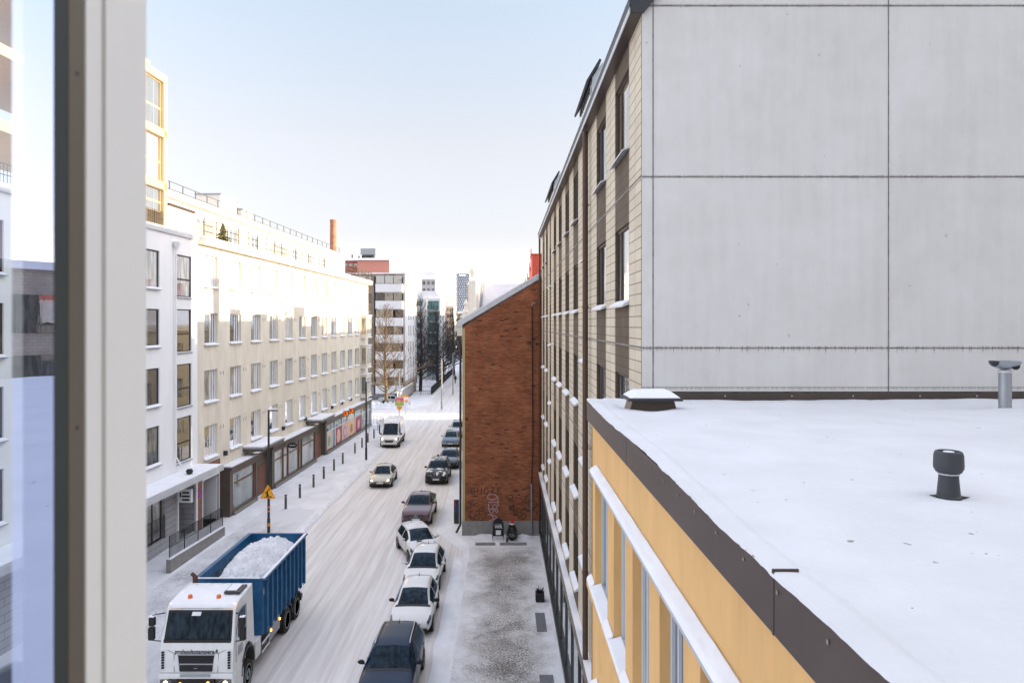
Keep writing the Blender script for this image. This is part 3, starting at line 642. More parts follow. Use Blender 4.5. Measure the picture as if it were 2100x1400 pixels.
# shop row (projecting ground floor)
SHY = -.66
def shop(u0, u1, z1, bays, paneM='shop_pane', posters=None):
    mb = MB(); mb.box(u0, u0 + .55, SHY, -.003, .1, z1 - .3); mb.box(u1 - .35, u1, SHY, -.003, .1, z1 - .3); mb.box(u0 + .55, u1 - .35, SHY, -.003, z1 - .62, z1 - .3)
    mb.box(u0 + .55, u1 - .35, SHY - .02, -.003, .1, .42)
    sh = mb.build('shop_front', 'shopmetal', C, bevel=.01)
    n = len(bays) - 1
    for i in range(n):
        a, b = bays[i], bays[i + 1]
        mm = paneM
        MB().box(a + .06, b - .06, SHY + .12, SHY + .14, .42, z1 - .62).build('shop_pane', mm, sh)
        MB().box(b - .06, b + .06, SHY + .03, SHY + .16, .42, z1 - .62).box(a + .06, b - .06, SHY + .06, SHY + .115, z1 - 1.35, z1 - 1.28).build('mullion', 'wood' if not posters else 'frame_white', sh)
        if posters and posters[i]:
            cols = posters[i]
            MB().box(a + .08, b - .08, SHY + .085, SHY + .10, .45, z1 - 1.36).build('poster', cols[0], sh)
            pc = ((a + b) / 2, SHY + .083, 1.2)
            MB().lathe([((b - a) * .26, 0), ((b - a) * .26, -.01)], pc, 18, 'y').build('poster_motif', cols[1], sh)
            MB().lathe([((b - a) * .15, -.012), ((b - a) * .15, -.016)], pc, 18, 'y').build('poster_motif', cols[2], sh)
    MB().box(u0 - .05, u1 + .05, SHY - .12, -.003, z1 - .3, z1 - .12).build('shop_canopy', 'shopmetal', C); MB().box(u0, u1, SHY - .09, -.004, z1 - .118, z1 - .02).build('canopy_snow', 'snow', C, bevel=.03)
    MB().box(u0 + .5, u1 - .3, SHY - .14, SHY - .021, .1, .3).build('plinth', 'granite', C)
def pm(n, c): 
    M[n] = mat(n, c, .4, var=.1, vscale=2); return n
shop(48.0, 52.9, 3.45, [48.9, 52.4])
shop(55.9, 67.6, 3.5, [56.4, 58.6, 59.8, 62.6, 63.4, 67.2])
cm, cp, cr_, cy = pm('maroon poster', (.30, .04, .10)), pm('peach poster', (.75, .42, .28)), pm('cream poster', (.72, .55, .42)), pm('yellow poster', (.75, .50, .25))
cg, cpk = pm('green poster', (.1, .45, .35)), pm('pink poster', (.75, .15, .2))
shop(70.6, 91.4, 3.5, [71.2, 73.2, 74.4, 77.2, 79.6, 83.0, 86.4, 89.6, 91.1], 'teal_glass',
     [(cr_, cg, cpk), None, (cm, cp, cy), (cp, pm('lilac poster', (.4, .25, .5)), cr_), (cp, cy, pm('brown poster', (.4, .15, .06))), (cm, cm, cp), None, None])
for (a, b) in ((52.9, 55.8), (67.6, 70.5)):
    MB().box(a + .02, b - .02, -.30, -.25, .1, 3.2).build('entrance_wall', 'shopmetal', C); MB().box(a + .9, b - .5, -.345, -.302, .12, 2.3).build('entrance_door', 'wood', C)
    MB().box(a - 1.1, b + .5, -1.45, -.003, 3.74, 3.92).build('entrance_canopy', 'shopmetal', C, bevel=.02)
    MB().box(a - 1.15, b + .55, -1.5, -.004, 3.922, 4.0).build('canopy_edge', 'greymetal', C)
    MB().box(a - 1.12, b + .52, -1.47, -.005, 4.001, 4.12).build('canopy_snow', 'snow', C, bevel=.04, seg=3)
for u in (76.4, 78.8):
    k = thing('hanging_shop_sign', '%s square black sign with an orange K at the poster windows' % ('nearer' if u < 77.5 else 'farther'), 'sign', lw(u, -1.2, 3.4), RZL, 'orange K signs'); k.scale = (.55, .55, .55)
    MB().box(-.09, .09, -.47, .47, -.5, .5).build('sign_box', 'black', k, bevel=.015); MB().box(-.02, .02, .47, .62, .3, .36).build('bracket', 'darkmetal', k)
    MB().box(-.105, -.092, -.38, .38, -.4, .4).build('sign_face', 'kglow', k)
    text_mesh('letter', 'K', .85, 'black', k, (-.115, .0, .0), (R(90), 0, R(-90)), .006, .03)
ov = thing('hanging_shop_sign', 'black oval sign with white script hanging over the second shop front', 'sign', lw(59.2, -1.15, 2.95), RZL); ov.scale = (.6, .6, .6)
MB().lathe([(.02, -.04), (.5, -.035), (.5, .035), (.02, .04)], n=28, axis='x').build('sign_board', 'black', ov, bevel=.008); ov.children[0].scale = (1, 1.35, .75)
q = []
for k in range(26): t = k / 25; q.append((-.05, .45 - .9 * t, .14 * math.sin(t * 22) * (1 - .4 * t)))
MB().tube(q, .022, 5).build('script_lettering', 'frame_white', ov); MB().tube([(0, .9, .5), (0, -.3, .5), (0, -.3, .3)], .018, 5).build('bracket', 'darkmetal', ov)

# ------------------------------------------------------------------ right: tall tiled house
RT = thing('apartment_house', 'tall house with cream and brown tile stripes, brown windows and a bare grey panel gable', 'building', (2.3, 0, 0), R(-90))
TY0, TY1 = 12.15, 43.85; TZ = 17.92
cols = [(14.2, .82, 0), (17.2, .82, 0), (20.7, .52, 1), (23.2, .78, 0), (26.3, .78, 0), (29.5, .78, 0), (32.5, .78, 0), (35.7, .5, 1), (38.5, .75, 0), (41.5, .75, 0)]
ops = []; cm2 = []; tw = []
for (yc, hw, st) in cols:
    cm2.append((-yc - hw, -yc + hw, 1))
    for k in range(5):
        zb = 16.04 - 2.84 * k - (1.42 if st else 0); zt = zb + (1.9 if st else 1.46)
        if st and k == 4: continue
        ops.append((-yc - hw, -yc + hw, zb, zt)); tw.append((yc, hw, zb, zt))
mb = MB(); wall_grid(mb, -TY1, -TY0, 3.85, TZ, ops, depth=.13, colmat=cm2)
mb.build('street_wall', ['tile', 'browntile'], RT, fix=False)
for (yc, hw, zb, zt) in tw:
    window(2 * hw, zt - zb, 'darkbrown', 'pane_dark' if zb < 9 else 'pane', RT, (-yc, 0, zb), y=.05, t=.05, vs=((-hw * .5, .035),), sill='flashing', proj=.13, snow=zb < 15.5, st=.035)
MB().box(-TY1, -TY0, -.006, -.001, 15.24, 15.275).box(-TY1, -TY0, -.006, -.001, 12.38, 12.415).box(-TY1, -TY0, -.006, -.001, 9.54, 9.57).box(-TY1, -TY0, -.006, -.001, 6.7, 6.73).build('wall_joints', 'joint', RT)
# gable (plane Y = 12.15, in local x = -Y)
def roofz(x): return TZ + .28 + (x + .2) * .78 if x < 8 else TZ + .28 + 8.2 * .78 - (x - 8) * .78
MB().prism([(0.02, 0), (15.9, 0), (15.9, roofz(15.9) - .2), (8, roofz(8) - .2), (.02, roofz(.02) - .2)], -TY0 - .001 - .2, -TY0 - .03, 'x').build('gable_backing', 'joint', RT)
mb = MB()
us = [-.0, .19, 4.10, 8.0, 11.9, 15.8]; zs = [-2, 11.66, 12.39, 15.23, 18.07, 21.0, 24.0]
for i in range(5):
    for j in range(1, 6):
        a, b, c, d = us[i] + .007, us[i + 1] - .007, zs[j] + .007, zs[j + 1] - .007
        if i == 0: a = us[0]
        def lim(x): return roofz(x) - .22
        if c > max(lim(a), lim(b)): continue
        poly = [(a, c), (b, c), (b, min(d, lim(b))), (a, min(d, lim(a)))]
        if min(d, lim(b)) <= c or min(d, lim(a)) <= c:
            continue
        mb.prism(poly, -TY0 - .04, -TY0, 'x')
mb.build('gable_panels', 'concrete', RT, bevel=.008)
MB().prism([(.0, 0), (15.8, 0), (15.8, 11.60), (.0, 11.60)], -TY0 - .04, -TY0, 'x').build('lower_gable_wall', 'foundation', RT)
# ragged mastic beads along joints
mb = MB(); rr = random.Random(5)
def bead(p, q):
    n = int((Vector(q) - Vector(p)).length / .05); pts = []; rs = []
    for k in range(n + 1):
        v = Vector(p).lerp(Vector(q), k / n); pts.append(v); rs.append(.004 + .009 * abs(noise.noise((v.y * 3, v.z * 3, 1.7))) + .004 * rr.random())
    mb.tube(pts, rs, 4, cap=False)
for z in (12.39, 15.23, 18.07): bead((-TY0 + .001, 0, z), (-TY0 + .001, 12, z))
for y in (.19, 4.10, 8.0): bead((-TY0 + .001, y, 11.6), (-TY0 + .001, y, min(21, roofz(y) - .3)))
mb.build('joint_beads', 'joint', RT)
MB().box(-TY0, -TY0 + .035, .0, 15.8, 11.38, 11.645).build('wall_flashing', 'brownmetal', RT, bevel=.005)
for k in range(12): MB().lathe([(.012, 0), (.012, .008)], n=6, axis='x').build('screw', 'flashing', RT, (-TY0 + .035, .45 + k * 1.02 + rr.uniform(-.12, .12), 11.60))
# roof, eave, soffit
mb = MB()
for (a, b) in ((-.22, 8.0), (8.0, 16.0)):
    mb.add([(-TY1 - .1, a, roofz(a)), (-TY0 + .10, a, roofz(a)), (-TY0 + .10, b, roofz(b)), (-TY1 - .1, b, roofz(b)),
            (-TY1 - .1, a, roofz(a) - .16), (-TY0 + .10, a, roofz(a) - .16), (-TY0 + .10, b, roofz(b) - .16), (-TY1 - .1, b, roofz(b) - .16)],
           [(0, 1, 2, 3), (7, 6, 5, 4), (0, 4, 5, 1), (1, 5, 6, 2), (2, 6, 7, 3), (3, 7, 4, 0)])
mb.build('roof', 'darkmetal', RT)
MB().box(-TY1 - .06, -TY0 + .06, -.215, -.20, TZ + .0, TZ + .22).box(-TY1 - .06, -TY0 + .06, -.235, -.205, TZ + .221, TZ + .25).build('gutter_fascia', 'zinc', RT)
MB().box(-TY1 - .04, -TY0 + .05, -.199, -.002, TZ + .001, TZ + .04).build('soffit', 'brownmetal', RT)
MB().prism([(-.2, TZ), (.02, TZ - .0), (.35, TZ + .42), (.35, TZ + .75), (-.2, TZ + .25)], -TY0 + .061, -TY0 + .095, 'x').build('verge_board', 'darkmetal', RT)
MB().prism([(0, 0), (15.8, 0), (15.8, roofz(15.8) - .3), (8, roofz(8) - .3), (0, TZ)], -TY1, -TY1 + .1, 'x').build('far_gable', 'foundation', RT)
# downpipes
for (yy, r) in ((19.35, .075), (43.6, .06)):
    q = MB().tube([(-yy, -.13, TZ - .05), (-yy, -.13, .3)], r, 10)
    q.build('downpipe', 'pipe_brown', RT, smooth=True)
    for z in (15.9, 13.2, 9.5, 6.2): MB().lathe([(r + .012, 0), (r + .012, .05)], (-yy, -.13, z), 10).tube([(-yy + r, -.13, z), (-yy + .16, -.005, z)], .008, 4).build('pipe_bracket', 'pipe_brown', RT)
# dormers
for (ya, yb) in ((19.4, 22.6), (33.6, 38.7)):
    dm = MB().prism([(.06, TZ + .26), (3.0, TZ + .26), (3.0, TZ + 1.85), (.34, TZ + 1.80), (.06, TZ + 1.40)], -yb, -ya, 'x').build('dormer', 'zinc', RT)
    MB().box(-yb + .1, -ya - .1, .02, .055, TZ + .45, TZ + 1.20).build('dormer_window', 'pane_brown', dm); MB().prism([(-.10, TZ + 1.30), (-.05, TZ + 1.27), (.30, TZ + 1.84), (.25, TZ + 1.88)], -yb - .12, -ya + .06, 'x').build('awning', 'darkmetal', dm)
    MB().tube([(-ya - .3, 1.2, TZ + 1.8), (-ya - .3, 1.2, TZ + 2.35)], .014, 4).tube([(-ya - .42, 1.2, TZ + 1.8), (-ya - .40, 1.15, TZ + 2.2)], .012, 4).build('antenna', 'black', dm)
# ledge and ground floor glazing
MB().box(-TY1, -TY0, -.20, .0, 3.55, 3.90).build('ledge', mat('bronze ledge', (.20, .165, .13), .4, .4), RT, bevel=.01); MB().box(-TY1, -TY0, -.198, .0, 3.902, 3.94).build('ledge_snow', 'snow', RT)
mb = MB()
for k in range(14): 
    y = 13 + k * 2.3; mb.box(-y - .05, -y + .05, -.03, .10, .3, 3.548)
mb.box(-TY1, -TY0, -.12, .12, .08, .32); mb.build('shop_front', 'darkmetal', RT)
for k in range(13):
    y = 13 + k * 2.3; MB().box(-y - 2.25, -y - .05, .02, .03, .32, 3.55).build('shop_pane', 'shop_pane' if k != 3 else 'pane_brown', RT)
MB().box(-TY1, -TY0, .12, .5, .05, 3.54).build('shop_back_wall', 'darkmetal', RT)
sh = MB().prism([(0, .06), (15.9, .06), (15.9, 3.5), (0, 3.5)], -12.30, -12.20, 'x').build('gable_base', 'foundation', RT)
# gratings and doormat in the pavement by the shop front
for (x, y, w, l) in ((1.55, 24.6, .5, 1.9), (1.6, 30.2, .42, 2.0)):
    gr = MB()
    for k in range(int(l / .07)): gr.box(x - w / 2, x + w / 2, y + k * .07, y + k * .07 + .02, .09, .115)
    for k in range(7): gr.box(x - w / 2 + k * w / 7, x - w / 2 + k * w / 7 + .012, y, y + l, .088, .112)
    o = gr.build('floor_grating', 'greymetal'); tag(o, 'steel %s grating in the pavement beside the tall house shop front' % ('floor' if y < 28 else 'narrower floor'), 'grating', 'pavement gratings')
o = thing('planter', 'small black planter at the foot of the striped house shop front', 'planter', (1.68, 33.6, .09)); MB().box(-.2, .2, -.25, .25, 0, .38).build('pot', 'black', o, bevel=.03)
mb = MB()
for k in range(60):
    a = rr.random() * 6.28; mb.tube([(0, 0, .36), (.2 * math.cos(a), .2 * math.sin(a), .45 + .2 * rr.random())], [.015, .004], 3)
mb.build('plant', 'bark_dark', o)

# ------------------------------------------------------------------ yellow building under the camera
Y = thing('low_house', 'ochre yellow plastered house with a snow covered flat roof and brown edge below the window', 'building', (1.46, 0, 0), R(-90))
YY1, YYn = 12.10, -.2
yop = [(10.25, 11.62), (8.74, 9.66), (7.32, 8.26), (5.93, 6.83), (4.52, 5.42), (3.1, 4.0), (1.7, 2.6)]
ops = [(-b, -a, 8.6, 10.49) for a, b in yop] + [(-b, -a, 5.5, 7.1) for a, b in yop] + [(-b, -a, 2.5, 4.0) for a, b in yop]
mb = MB(); wall_grid(mb, -YY1, -YYn, 0.05, 11.3, ops, depth=.15); mb.build('wall', 'yellow', Y, fix=False)
for i, (a, b, z0, z1) in enumerate(ops):
    f = frame_bars(MB(), b - a - .004, z1 - z0 - .004, .07, .10, .16, vs=((-.16, .025), (.12, .02))).build('window', 'lilac_frame', Y, ((a + b) / 2, 0, z0)); MB().box(-(b - a) / 2 + .06, (b - a) / 2 - .06, .13, .14, .06, z1 - z0 - .06).build('pane', 'pane', f)
for zc in (8.6, 5.5, 2.5):
    MB().box(-YY1 + .02, -1.2, -.085, -.001, zc - .12, zc - .03).build('sill_band', 'yellow', Y)
rr = random.Random(11)
for (zc, hh) in ((8.6, 0), (5.5, 0)):
    x = -YY1 + .02
    edges = sorted([-b for a, b in yop] + [-a for a, b in yop] + [-YY1 + .02])
    for a, b in zip(edges, edges[1:]):
        inside = any(-bb - 1e-6 <= a and b <= -aa + 1e-6 for aa, bb in yop)
        y1 = .10 if inside else -.002; dz = rr.uniform(0, .015)
        MB().hexa([(a + .006, -.09, zc - .029), (b - .006, -.09, zc - .029), (b - .006, y1, zc + .003), (a + .006, y1, zc + .003)],
                  [(a + .012, -.08, zc + .025 + dz), (b - .012, -.08, zc + .02 + dz), (b - .01, y1, zc + .075 + dz), (a + .01, y1, zc + .085 + dz)]).build('sill_snow', 'snow', Y, bevel=.018, seg=3)
for zc in (10.50, 7.20):
    MB().hexa([(-YY1 + .75, -.122, zc - .02), (-.0, -.122, zc - .02), (-.0, -.001, zc), (-YY1 + .75, -.001, zc)], [(-YY1 + .75, -.122, zc + .02), (0, -.122, zc + .02), (0, -.001, zc + .09), (-YY1 + .75, -.001, zc + .09)]).build('window_canopy', 'flashing', Y)
    def fn(u, v):
        x = -YY1 + .76 + u * (YY1 - .8); yv = -.126 + v * .124; t = min(1, 7 * v, 9 * (1 - v) + .35)
        return (x, yv, zc + .022 + v * .07 + .028 * t * (1 + .35 * noise.noise((x * 2.5, v * 2, zc)) + .15 * noise.noise((x * 14, v * 5, zc))))
    MB().grid(fn, 260, 8).build('canopy_snow', 'snow', Y, smooth=True)
# roof
RX1 = 15.5; ZR = 11.50
MB().box(-YY1, -YYn, -.08, -.05, 11.21, ZR + .022).build('roof_fascia', 'brownmetal', Y, bevel=.006)
MB().box(-YY1, -YYn, -.066, -.002, 11.197, 11.209).build('drip_edge', 'flashing', Y)
for k in range(22): MB().lathe([(.010, 0), (.013, -.004), (.002, -.009)], n=8, axis='y').build('rivet', 'joint', Y, (-11.6 + k * .53 + rr.uniform(-.03, .03), -.081, 11.45))
for y in (8.2, 3.74, 1.3): MB().box(-y - .006, -y + .006, -.085, .05, ZR + .03, ZR + .046).box(-y - .012, -y + .012, -.083, -.0805, 11.21, ZR + .04).build('capping_seam', 'brownmetal', Y)
def roofs(u, v):
    x = -YY1 + u * (YY1 - YYn); y = -.075 + (v ** 1.8) * (RX1 + .075)
    z = ZR + .048 - (.02 if v == 0 else 0)
    if v == 0: y -= .012 + .012 * noise.noise((x * 3.1, 0, 9)) + .006 * noise.noise((x * 17, 0, 9))
    if y > .06: z += .0 - .02 * min(1, (y - .06) / .06)
    z += .035 * noise.noise((x * .35 + 3, y * .5, 0)) + .012 * noise.noise((x * 1.2 + y * .4, y * 2.6, 6)) + .008 * noise.noise((x * 1.7, y * 1.7, 3)) * (1 if y > .1 else .4) + .004 * noise.noise((x * 9, y * 9, 5))
    dw = x + YY1
    z -= .055 * math.exp(-((dw - .75) / .32) ** 2) * (1 if y > .3 else 0) - .012 * math.exp(-(dw / .3) ** 2) * (1 if y > .2 else 0)
    for (cx, cy, s) in ((-5.37, 1.81, .22), (-11.2, 6.2, .25), (-10.85, .75, .5)):
        d2 = (x - cx) ** 2 + (y - cy) ** 2; z += .02 * math.exp(-d2 / (s * 1.8) ** 2) - .045 * math.exp(-d2 / (s * .5) ** 2)
    return (x, y, z)
MB().grid(roofs, 240, 240).build('roof_snow', 'snow_roof', Y, smooth=True)
MB().box(-YY1, -YYn, .05, RX1, 11.0, ZR - .1).build('roof_slab', 'foundation', Y)
MB().box(-YY1 + .02, -YY1 + .12, .0, RX1, 0, 11.1).build('end_wall', 'foundation', Y)

# things standing on the roof
o = thing('roof_hatch', 'low brown metal roof box with a snow capped lid by the grey gable', 'roof vent', (2.20, 10.95, 11.50))
MB().hexa([(-.34, -.2, 0), (.36, -.2, 0), (.36, .3, 0), (-.34, .3, 0)], [(-.30, -.18, .16), (.32, -.18, .16), (.32, .26, .16), (-.30, .26, .16)]).build('box_body', 'brownmetal', o, bevel=.008)
MB().box(-.38, .42, -.30, .40, .165, .20).build('lid', 'darkmetal', o, bevel=.006)
MB().hexa([(-.37, -.29, .201), (.41, -.29, .201), (.41, .39, .201), (-.37, .39, .201)], [(-.24, -.16, .30), (.26, -.16, .31), (.26, .22, .31), (-.24, .22, .30)]).build('lid_snow', 'snow', o, bevel=.035, seg=3)
o = thing('ventilation_pipe', 'charcoal mushroom shaped plastic vent standing in the snow on the roof', 'roof vent', (3.27, 5.37, 11.49))
MB().lathe([(.085, -.05), (.085, .045), (.078, .05), (.066, .19), (.066, .22)], n=32).build('stem', 'blackplastic', o, smooth=True)
MB().lathe([(.073, .205), (.073, .214)], n=24).build('collar', 'flashing', o)
MB().lathe([(.06, .215), (.085, .222), (.099, .25), (.101, .27), (.098, .345), (.09, .37), (.078, .376), (.072, .368), (.07, .355), (.0, .355)], n=32).build('cowl', 'blackplastic', o, smooth=True)
MB().lathe([(.045, .355), (.035, .372), (.0, .378)], n=16).build('snow_cap', 'snow', o, smooth=True)
MB().prism([(-.21, .04), (-.12, .055), (.0, .07), (.10, .03), (.15, -.03), (.05, -.045), (-.06, -.02)], .036, .041, 'z').build('base_flange', 'black', o)
o = thing('flue_pipe', 'grey sheet metal pipe with a T shaped head in front of the grey gable', 'roof vent', (7.65, 11.15, 11.49))
MB().lathe([(.088, -.05), (.088, .58), (.078, .6)], n=28).build('pipe', 'greymetal', o, smooth=True)
MB().lathe([(.10, .56), (.10, .59)], n=28).build('collar', 'flashing', o)
def tee(u, v):
    a = -math.pi * v; x = -.17 + .34 * u; r = .135
    return (x, r * math.cos(a) * .95, .74 + r * math.sin(a) * (1 - .35 * abs(u * 2 - 1) ** 2))
MB().grid(tee, 12, 14).add([(-.17, -.12, .742), (.17, -.12, .742), (.17, .12, .742), (-.17, .12, .742)], [(0, 1, 2, 3)]).build('head', 'greymetal', o, smooth=True)
MB().lathe([(.062, 0), (.062, .02)], (.10, -.10, .67), 18, 'y').build('opening', 'black', o)
# ------------------------------------------------------------------ brick house
B = thing('brick_house', 'red brick gable with graffiti and a sloping roof edge, beyond the striped tall house', 'building', (0, 0, 0))
BX0, BX1, BY0, BY1 = -2.42, 10.5, 43.95, 97.6
EZ, RG = 12.6, 16.7; RXc = 4.3
def bz(x): return EZ + (x - BX0) / (RXc - BX0) * (RG - EZ) if x < RXc else RG - (x - RXc) * .6
MB().prism([(BX0, .95), (BX1, .95), (BX1, bz(BX1)), (RXc, RG), (BX0, EZ)], BY0, BY0 + .35, 'y').build('gable_wall', 'brick', B)
MB().box(BX0 - .05, BX1, BY0 - .04, BY0 + .36, 0, .948).build('plinth', 'foundation', B)
ops = [(y, y + 1.3, z, z + 2.0) for y in range(46, 96, 3) for z in (1.6, 5.2, 8.8)]
mb = MB(); wall_grid(mb, -BY1, -BY0 - .351, 0, EZ, [(-b, -a, c, d) for a, b, c, d in ops], depth=.2)
st = thing('x', 'x', 'x'); bpy.data.objects.remove(st)
sw = mb.build('street_wall', mat('yellow plaster', (.50, .42, .27), .85), B, (BX0 - .03, 0, 0), R(-90), fix=False)
for a, b, c, d in ops[::1]:
    MB().box(BX0 + .12, BX0 + .15, a, b, c, d).build('window', 'pane', B)
MB().box(BX0 - .5, BX0 - .031, BY0 - .02, BY1, EZ - .25, EZ + .05).box(BX0 - .35, BX0 - .031, BY0 - .01, BY1, EZ - .55, EZ - .252).build('cornice', 'pale_stucco', B)
MB().prism([(-.12, 0), (9, 0), (9, .2), (-.12, .2)], 0, 1, 'y')
# roof: parapet coping over the gable, snow roof behind
co = MB()
co.prism([(BX0 - .30, EZ - .02), (RXc, RG + .02), (RXc, RG + .30), (BX0 - .30, EZ + .26)], BY0 - .08, BY0 + .45, 'y'); co.prism([(RXc, RG + .02), (BX1, bz(BX1) + .02), (BX1, bz(BX1) + .3), (RXc, RG + .3)], BY0 - .08, BY0 + .45, 'y')
co.build('gable_coping', 'flashing', B); 
MB().prism([(BX0 - .31, EZ + .262), (RXc, RG + .302), (RXc, RG + .38), (BX0 - .31, EZ + .34)], BY0 - .07, BY0 + .44, 'y').build('coping_snow', 'snow', B)
MB().prism([(BX0 - .45, EZ - .65 + .65), (BX0 - .031, EZ + .0), (BX0 - .031, EZ + .4), (BX0 - .35, EZ + .3)], BY0 - .06, BY0 + .46, 'y').build('eave_return', 'flashing', B)
MB().prism([(BX0 - .3, EZ - .1), (RXc, RG - .1), (RXc, RG + .02), (BX0 - .3, EZ + .02)], BY0 + .46, BY1, 'y').prism([(RXc, RG - .1), (BX1, bz(BX1) - .1), (BX1, bz(BX1)), (RXc, RG + .02)], BY0 + .46, BY1, 'y').build('roof', 'snow', B)
MB().box(BX0 + .5, BX1 - .3, BY0 + .6, BY1 - .31, 0, EZ).build('inner_block', 'foundation', B); MB().box(BX0, BX1, BY1 - .3, BY1 - .01, 0, EZ).build('far_wall', 'cream_stucco', B)
MB().box(4.0, 6.2, BY0 + .6, 59.6, 15, 18.0).build('shadow_block', 'redpaint', B)  # unseen block added to raise the brick ridge's shadow on the cream house
# steep snowy cross gable with stone finials on the street side
for (y0, w, h, xt) in ((62.0, 7.0, 4.2, .2),):
    MB().prism([(y0 - w / 2, EZ), (y0 + w / 2, EZ), (y0 + w / 2, EZ + h - .6), (y0, EZ + h), (y0 - w / 2, EZ + h - .6)], BX0 - .3, BX0 + .2, 'x').build('street_gable', 'pale_stucco', B)
MB().prism([(-2.1, EZ), (4.0, EZ), (4.0, 16.15), (-1.9, 16.15), (-2.1, 14)], 62.0, 73, 'y').build('snowy_side_roof', 'snow', B)
MB().tube([(-1.75, 61.9, 16.2), (-1.9, 61.9, 13.0)], .08, 6).build('roof_seam', 'greymetal', B)
def finial(x, y, z, s, n='finial'):
    MB().box(x - .62 * s, x + .62 * s, y - .6 * s, y + .6 * s, EZ + .05, z).build('gable_pier', 'pale_stucco', B)
    MB().lathe([(.72 * s, 0), (.72 * s, .12 * s), (.5 * s, .4 * s), (.34 * s, .7 * s), (.30 * s, 1.3 * s), (.42 * s, 1.4 * s), (.45 * s, 1.55 * s), (.3 * s, 1.85 * s), (.16 * s, 2.05 * s), (.05 * s, 2.3 * s)], (x, y, z), 14).build(n, 'pale_stucco', B, smooth=True)
finial(-2.5, 61, 16.0, .72); finial(-2.75, 54, 13.6, .42); finial(-2.0, 52.0, 13.2, .34)
for (ya, yb, x0, x1, zt) in ((46.9, 47.9, 3.6, 4.8, 20.6), (49.6, 51.3, 3.6, 4.8, 18.6), (54.2, 56.6, 3.6, 4.8, 18.3), (58.2, 59.8, 3.6, 4.6, 17.9), (63.0, 66.0, 2.5, 4.2, 18.7), (69.0, 71.0, 2.6, 4.2, 18.0), (75, 77, 2.6, 4.2, 17.4), (82, 84, 2.6, 4.0, 17.3)):
    q = MB().box(x0, x1, ya, yb, 15, zt).build('chimney', 'redpaint', B, bevel=.03)
    MB().box(x0 - .08, x1 + .08, ya - .08, yb + .08, zt, zt + .1).build('chimney_cap', 'redpaint', q)
    MB().tube([(x0 - .1, ya, 15), (x0 - .1, ya, zt + .5)], .05, 6).build('ladder', 'redpaint', q)
# pipes on the gable and the street corner
MB().tube([(1.73, BY0 - .08, 13.9), (1.78, BY0 - .10, 5.4)], .035, 6).build('cable_pipe', 'black', B); MB().tube([(1.70, BY0 - .10, 3.2), (1.70, BY0 - .12, .1)], .055, 8).tube([(1.9, BY0 - .04, 14.0), (1.73, BY0 - .08, 14.0), (1.73, BY0 - .08, 13.85)], .05, 6).build('grey_pipe', 'greymetal', B)
MB().tube([(1.78, BY0 - .10, 5.4), (1.70, BY0 - .10, 3.2)], .03, 6).build('cable', 'black', B)
MB().tube([(BX0 - .30, BY0 + .3, 12.0), (BX0 - .16, BY0 + .2, 11.4), (BX0 - .16, BY0 + .15, .7), (BX0 - .4, BY0 - .05, .25)], .07, 8).build('downpipe', 'darkmetal', B, smooth=True)
MB().box(BX0 - .04, BX0 + .12, BY0 - .012, BY0 - .002, .95, EZ - .1).build('corner_strip', mat('corner strip', (.50, .38, .2), .8), B)
MB().box(BX0 - .03, 2.0, BY0 - .03, BY0 - .002, EZ - .4, EZ - .38)
# graffiti drawn with strokes
GL = {'A': [[(0, 0), (.35, 1), (.7, 0)], [(.15, .4), (.6, .45)]], 'P': [[(0, 0), (.05, 1), (.5, .95), (.55, .6), (.05, .5)]], 'R': [[(0, 0), (.05, 1), (.55, .9), (.5, .55), (.05, .5), (.6, 0)]], 'S': [[(.55, .9), (.1, .85), (.1, .55), (.55, .45), (.5, .05), (0, .1)]], 'G': [[(.6, .85), (.15, .9), (0, .4), (.2, .02), (.6, .15), (.6, .45), (.35, .45)]],
      'H': [[(0, 0), (.05, 1)], [(.6, 0), (.6, 1)], [(0, .5), (.6, .5)]], 'O': [[(.3, 1), (0, .6), (.1, .1), (.45, 0), (.65, .5), (.3, 1)]], 'Z': [[(0, .9), (.6, .95), (0, .05), (.65, .1)]], 'E': [[(.55, .95), (.05, .9), (0, .05), (.6, 0)], [(.03, .5), (.45, .5)]], 'C': [[(.6, .9), (.1, .8), (0, .3), (.3, 0), (.6, .1)]], 'W': [[(0, 1), (.15, 0), (.35, .6), (.5, 0), (.7, 1)]], 'D': [[(0, 0), (.05, 1), (.5, .8), (.6, .3), (0, 0)]], 'K': [[(0, 0), (.05, 1)], [(.55, 1), (.05, .45), (.6, 0)]], 'T': [[(0, .95), (.7, 1)], [(.35, .95), (.3, 0)]], 'N': [[(0, 0), (.05, 1), (.5, 0), (.6, 1)]], 'B': [[(0, 0), (.03, 1), (.45, .85), (.05, .52), (.55, .3), (0, 0)]], 'I': [[(.1, 0), (.15, 1)]], 'M': [[(0, 0), (.05, 1), (.3, .4), (.6, 1), (.65, 0)]]}
rr = random.Random(2)
M['spray_black'] = mat('black spray paint', (.06, .03, .02), .7, var=.5, vscale=9)
M['spray_pink'] = mat('pale pink spray paint', (.50, .32, .36), .7, var=.35, vscale=9)
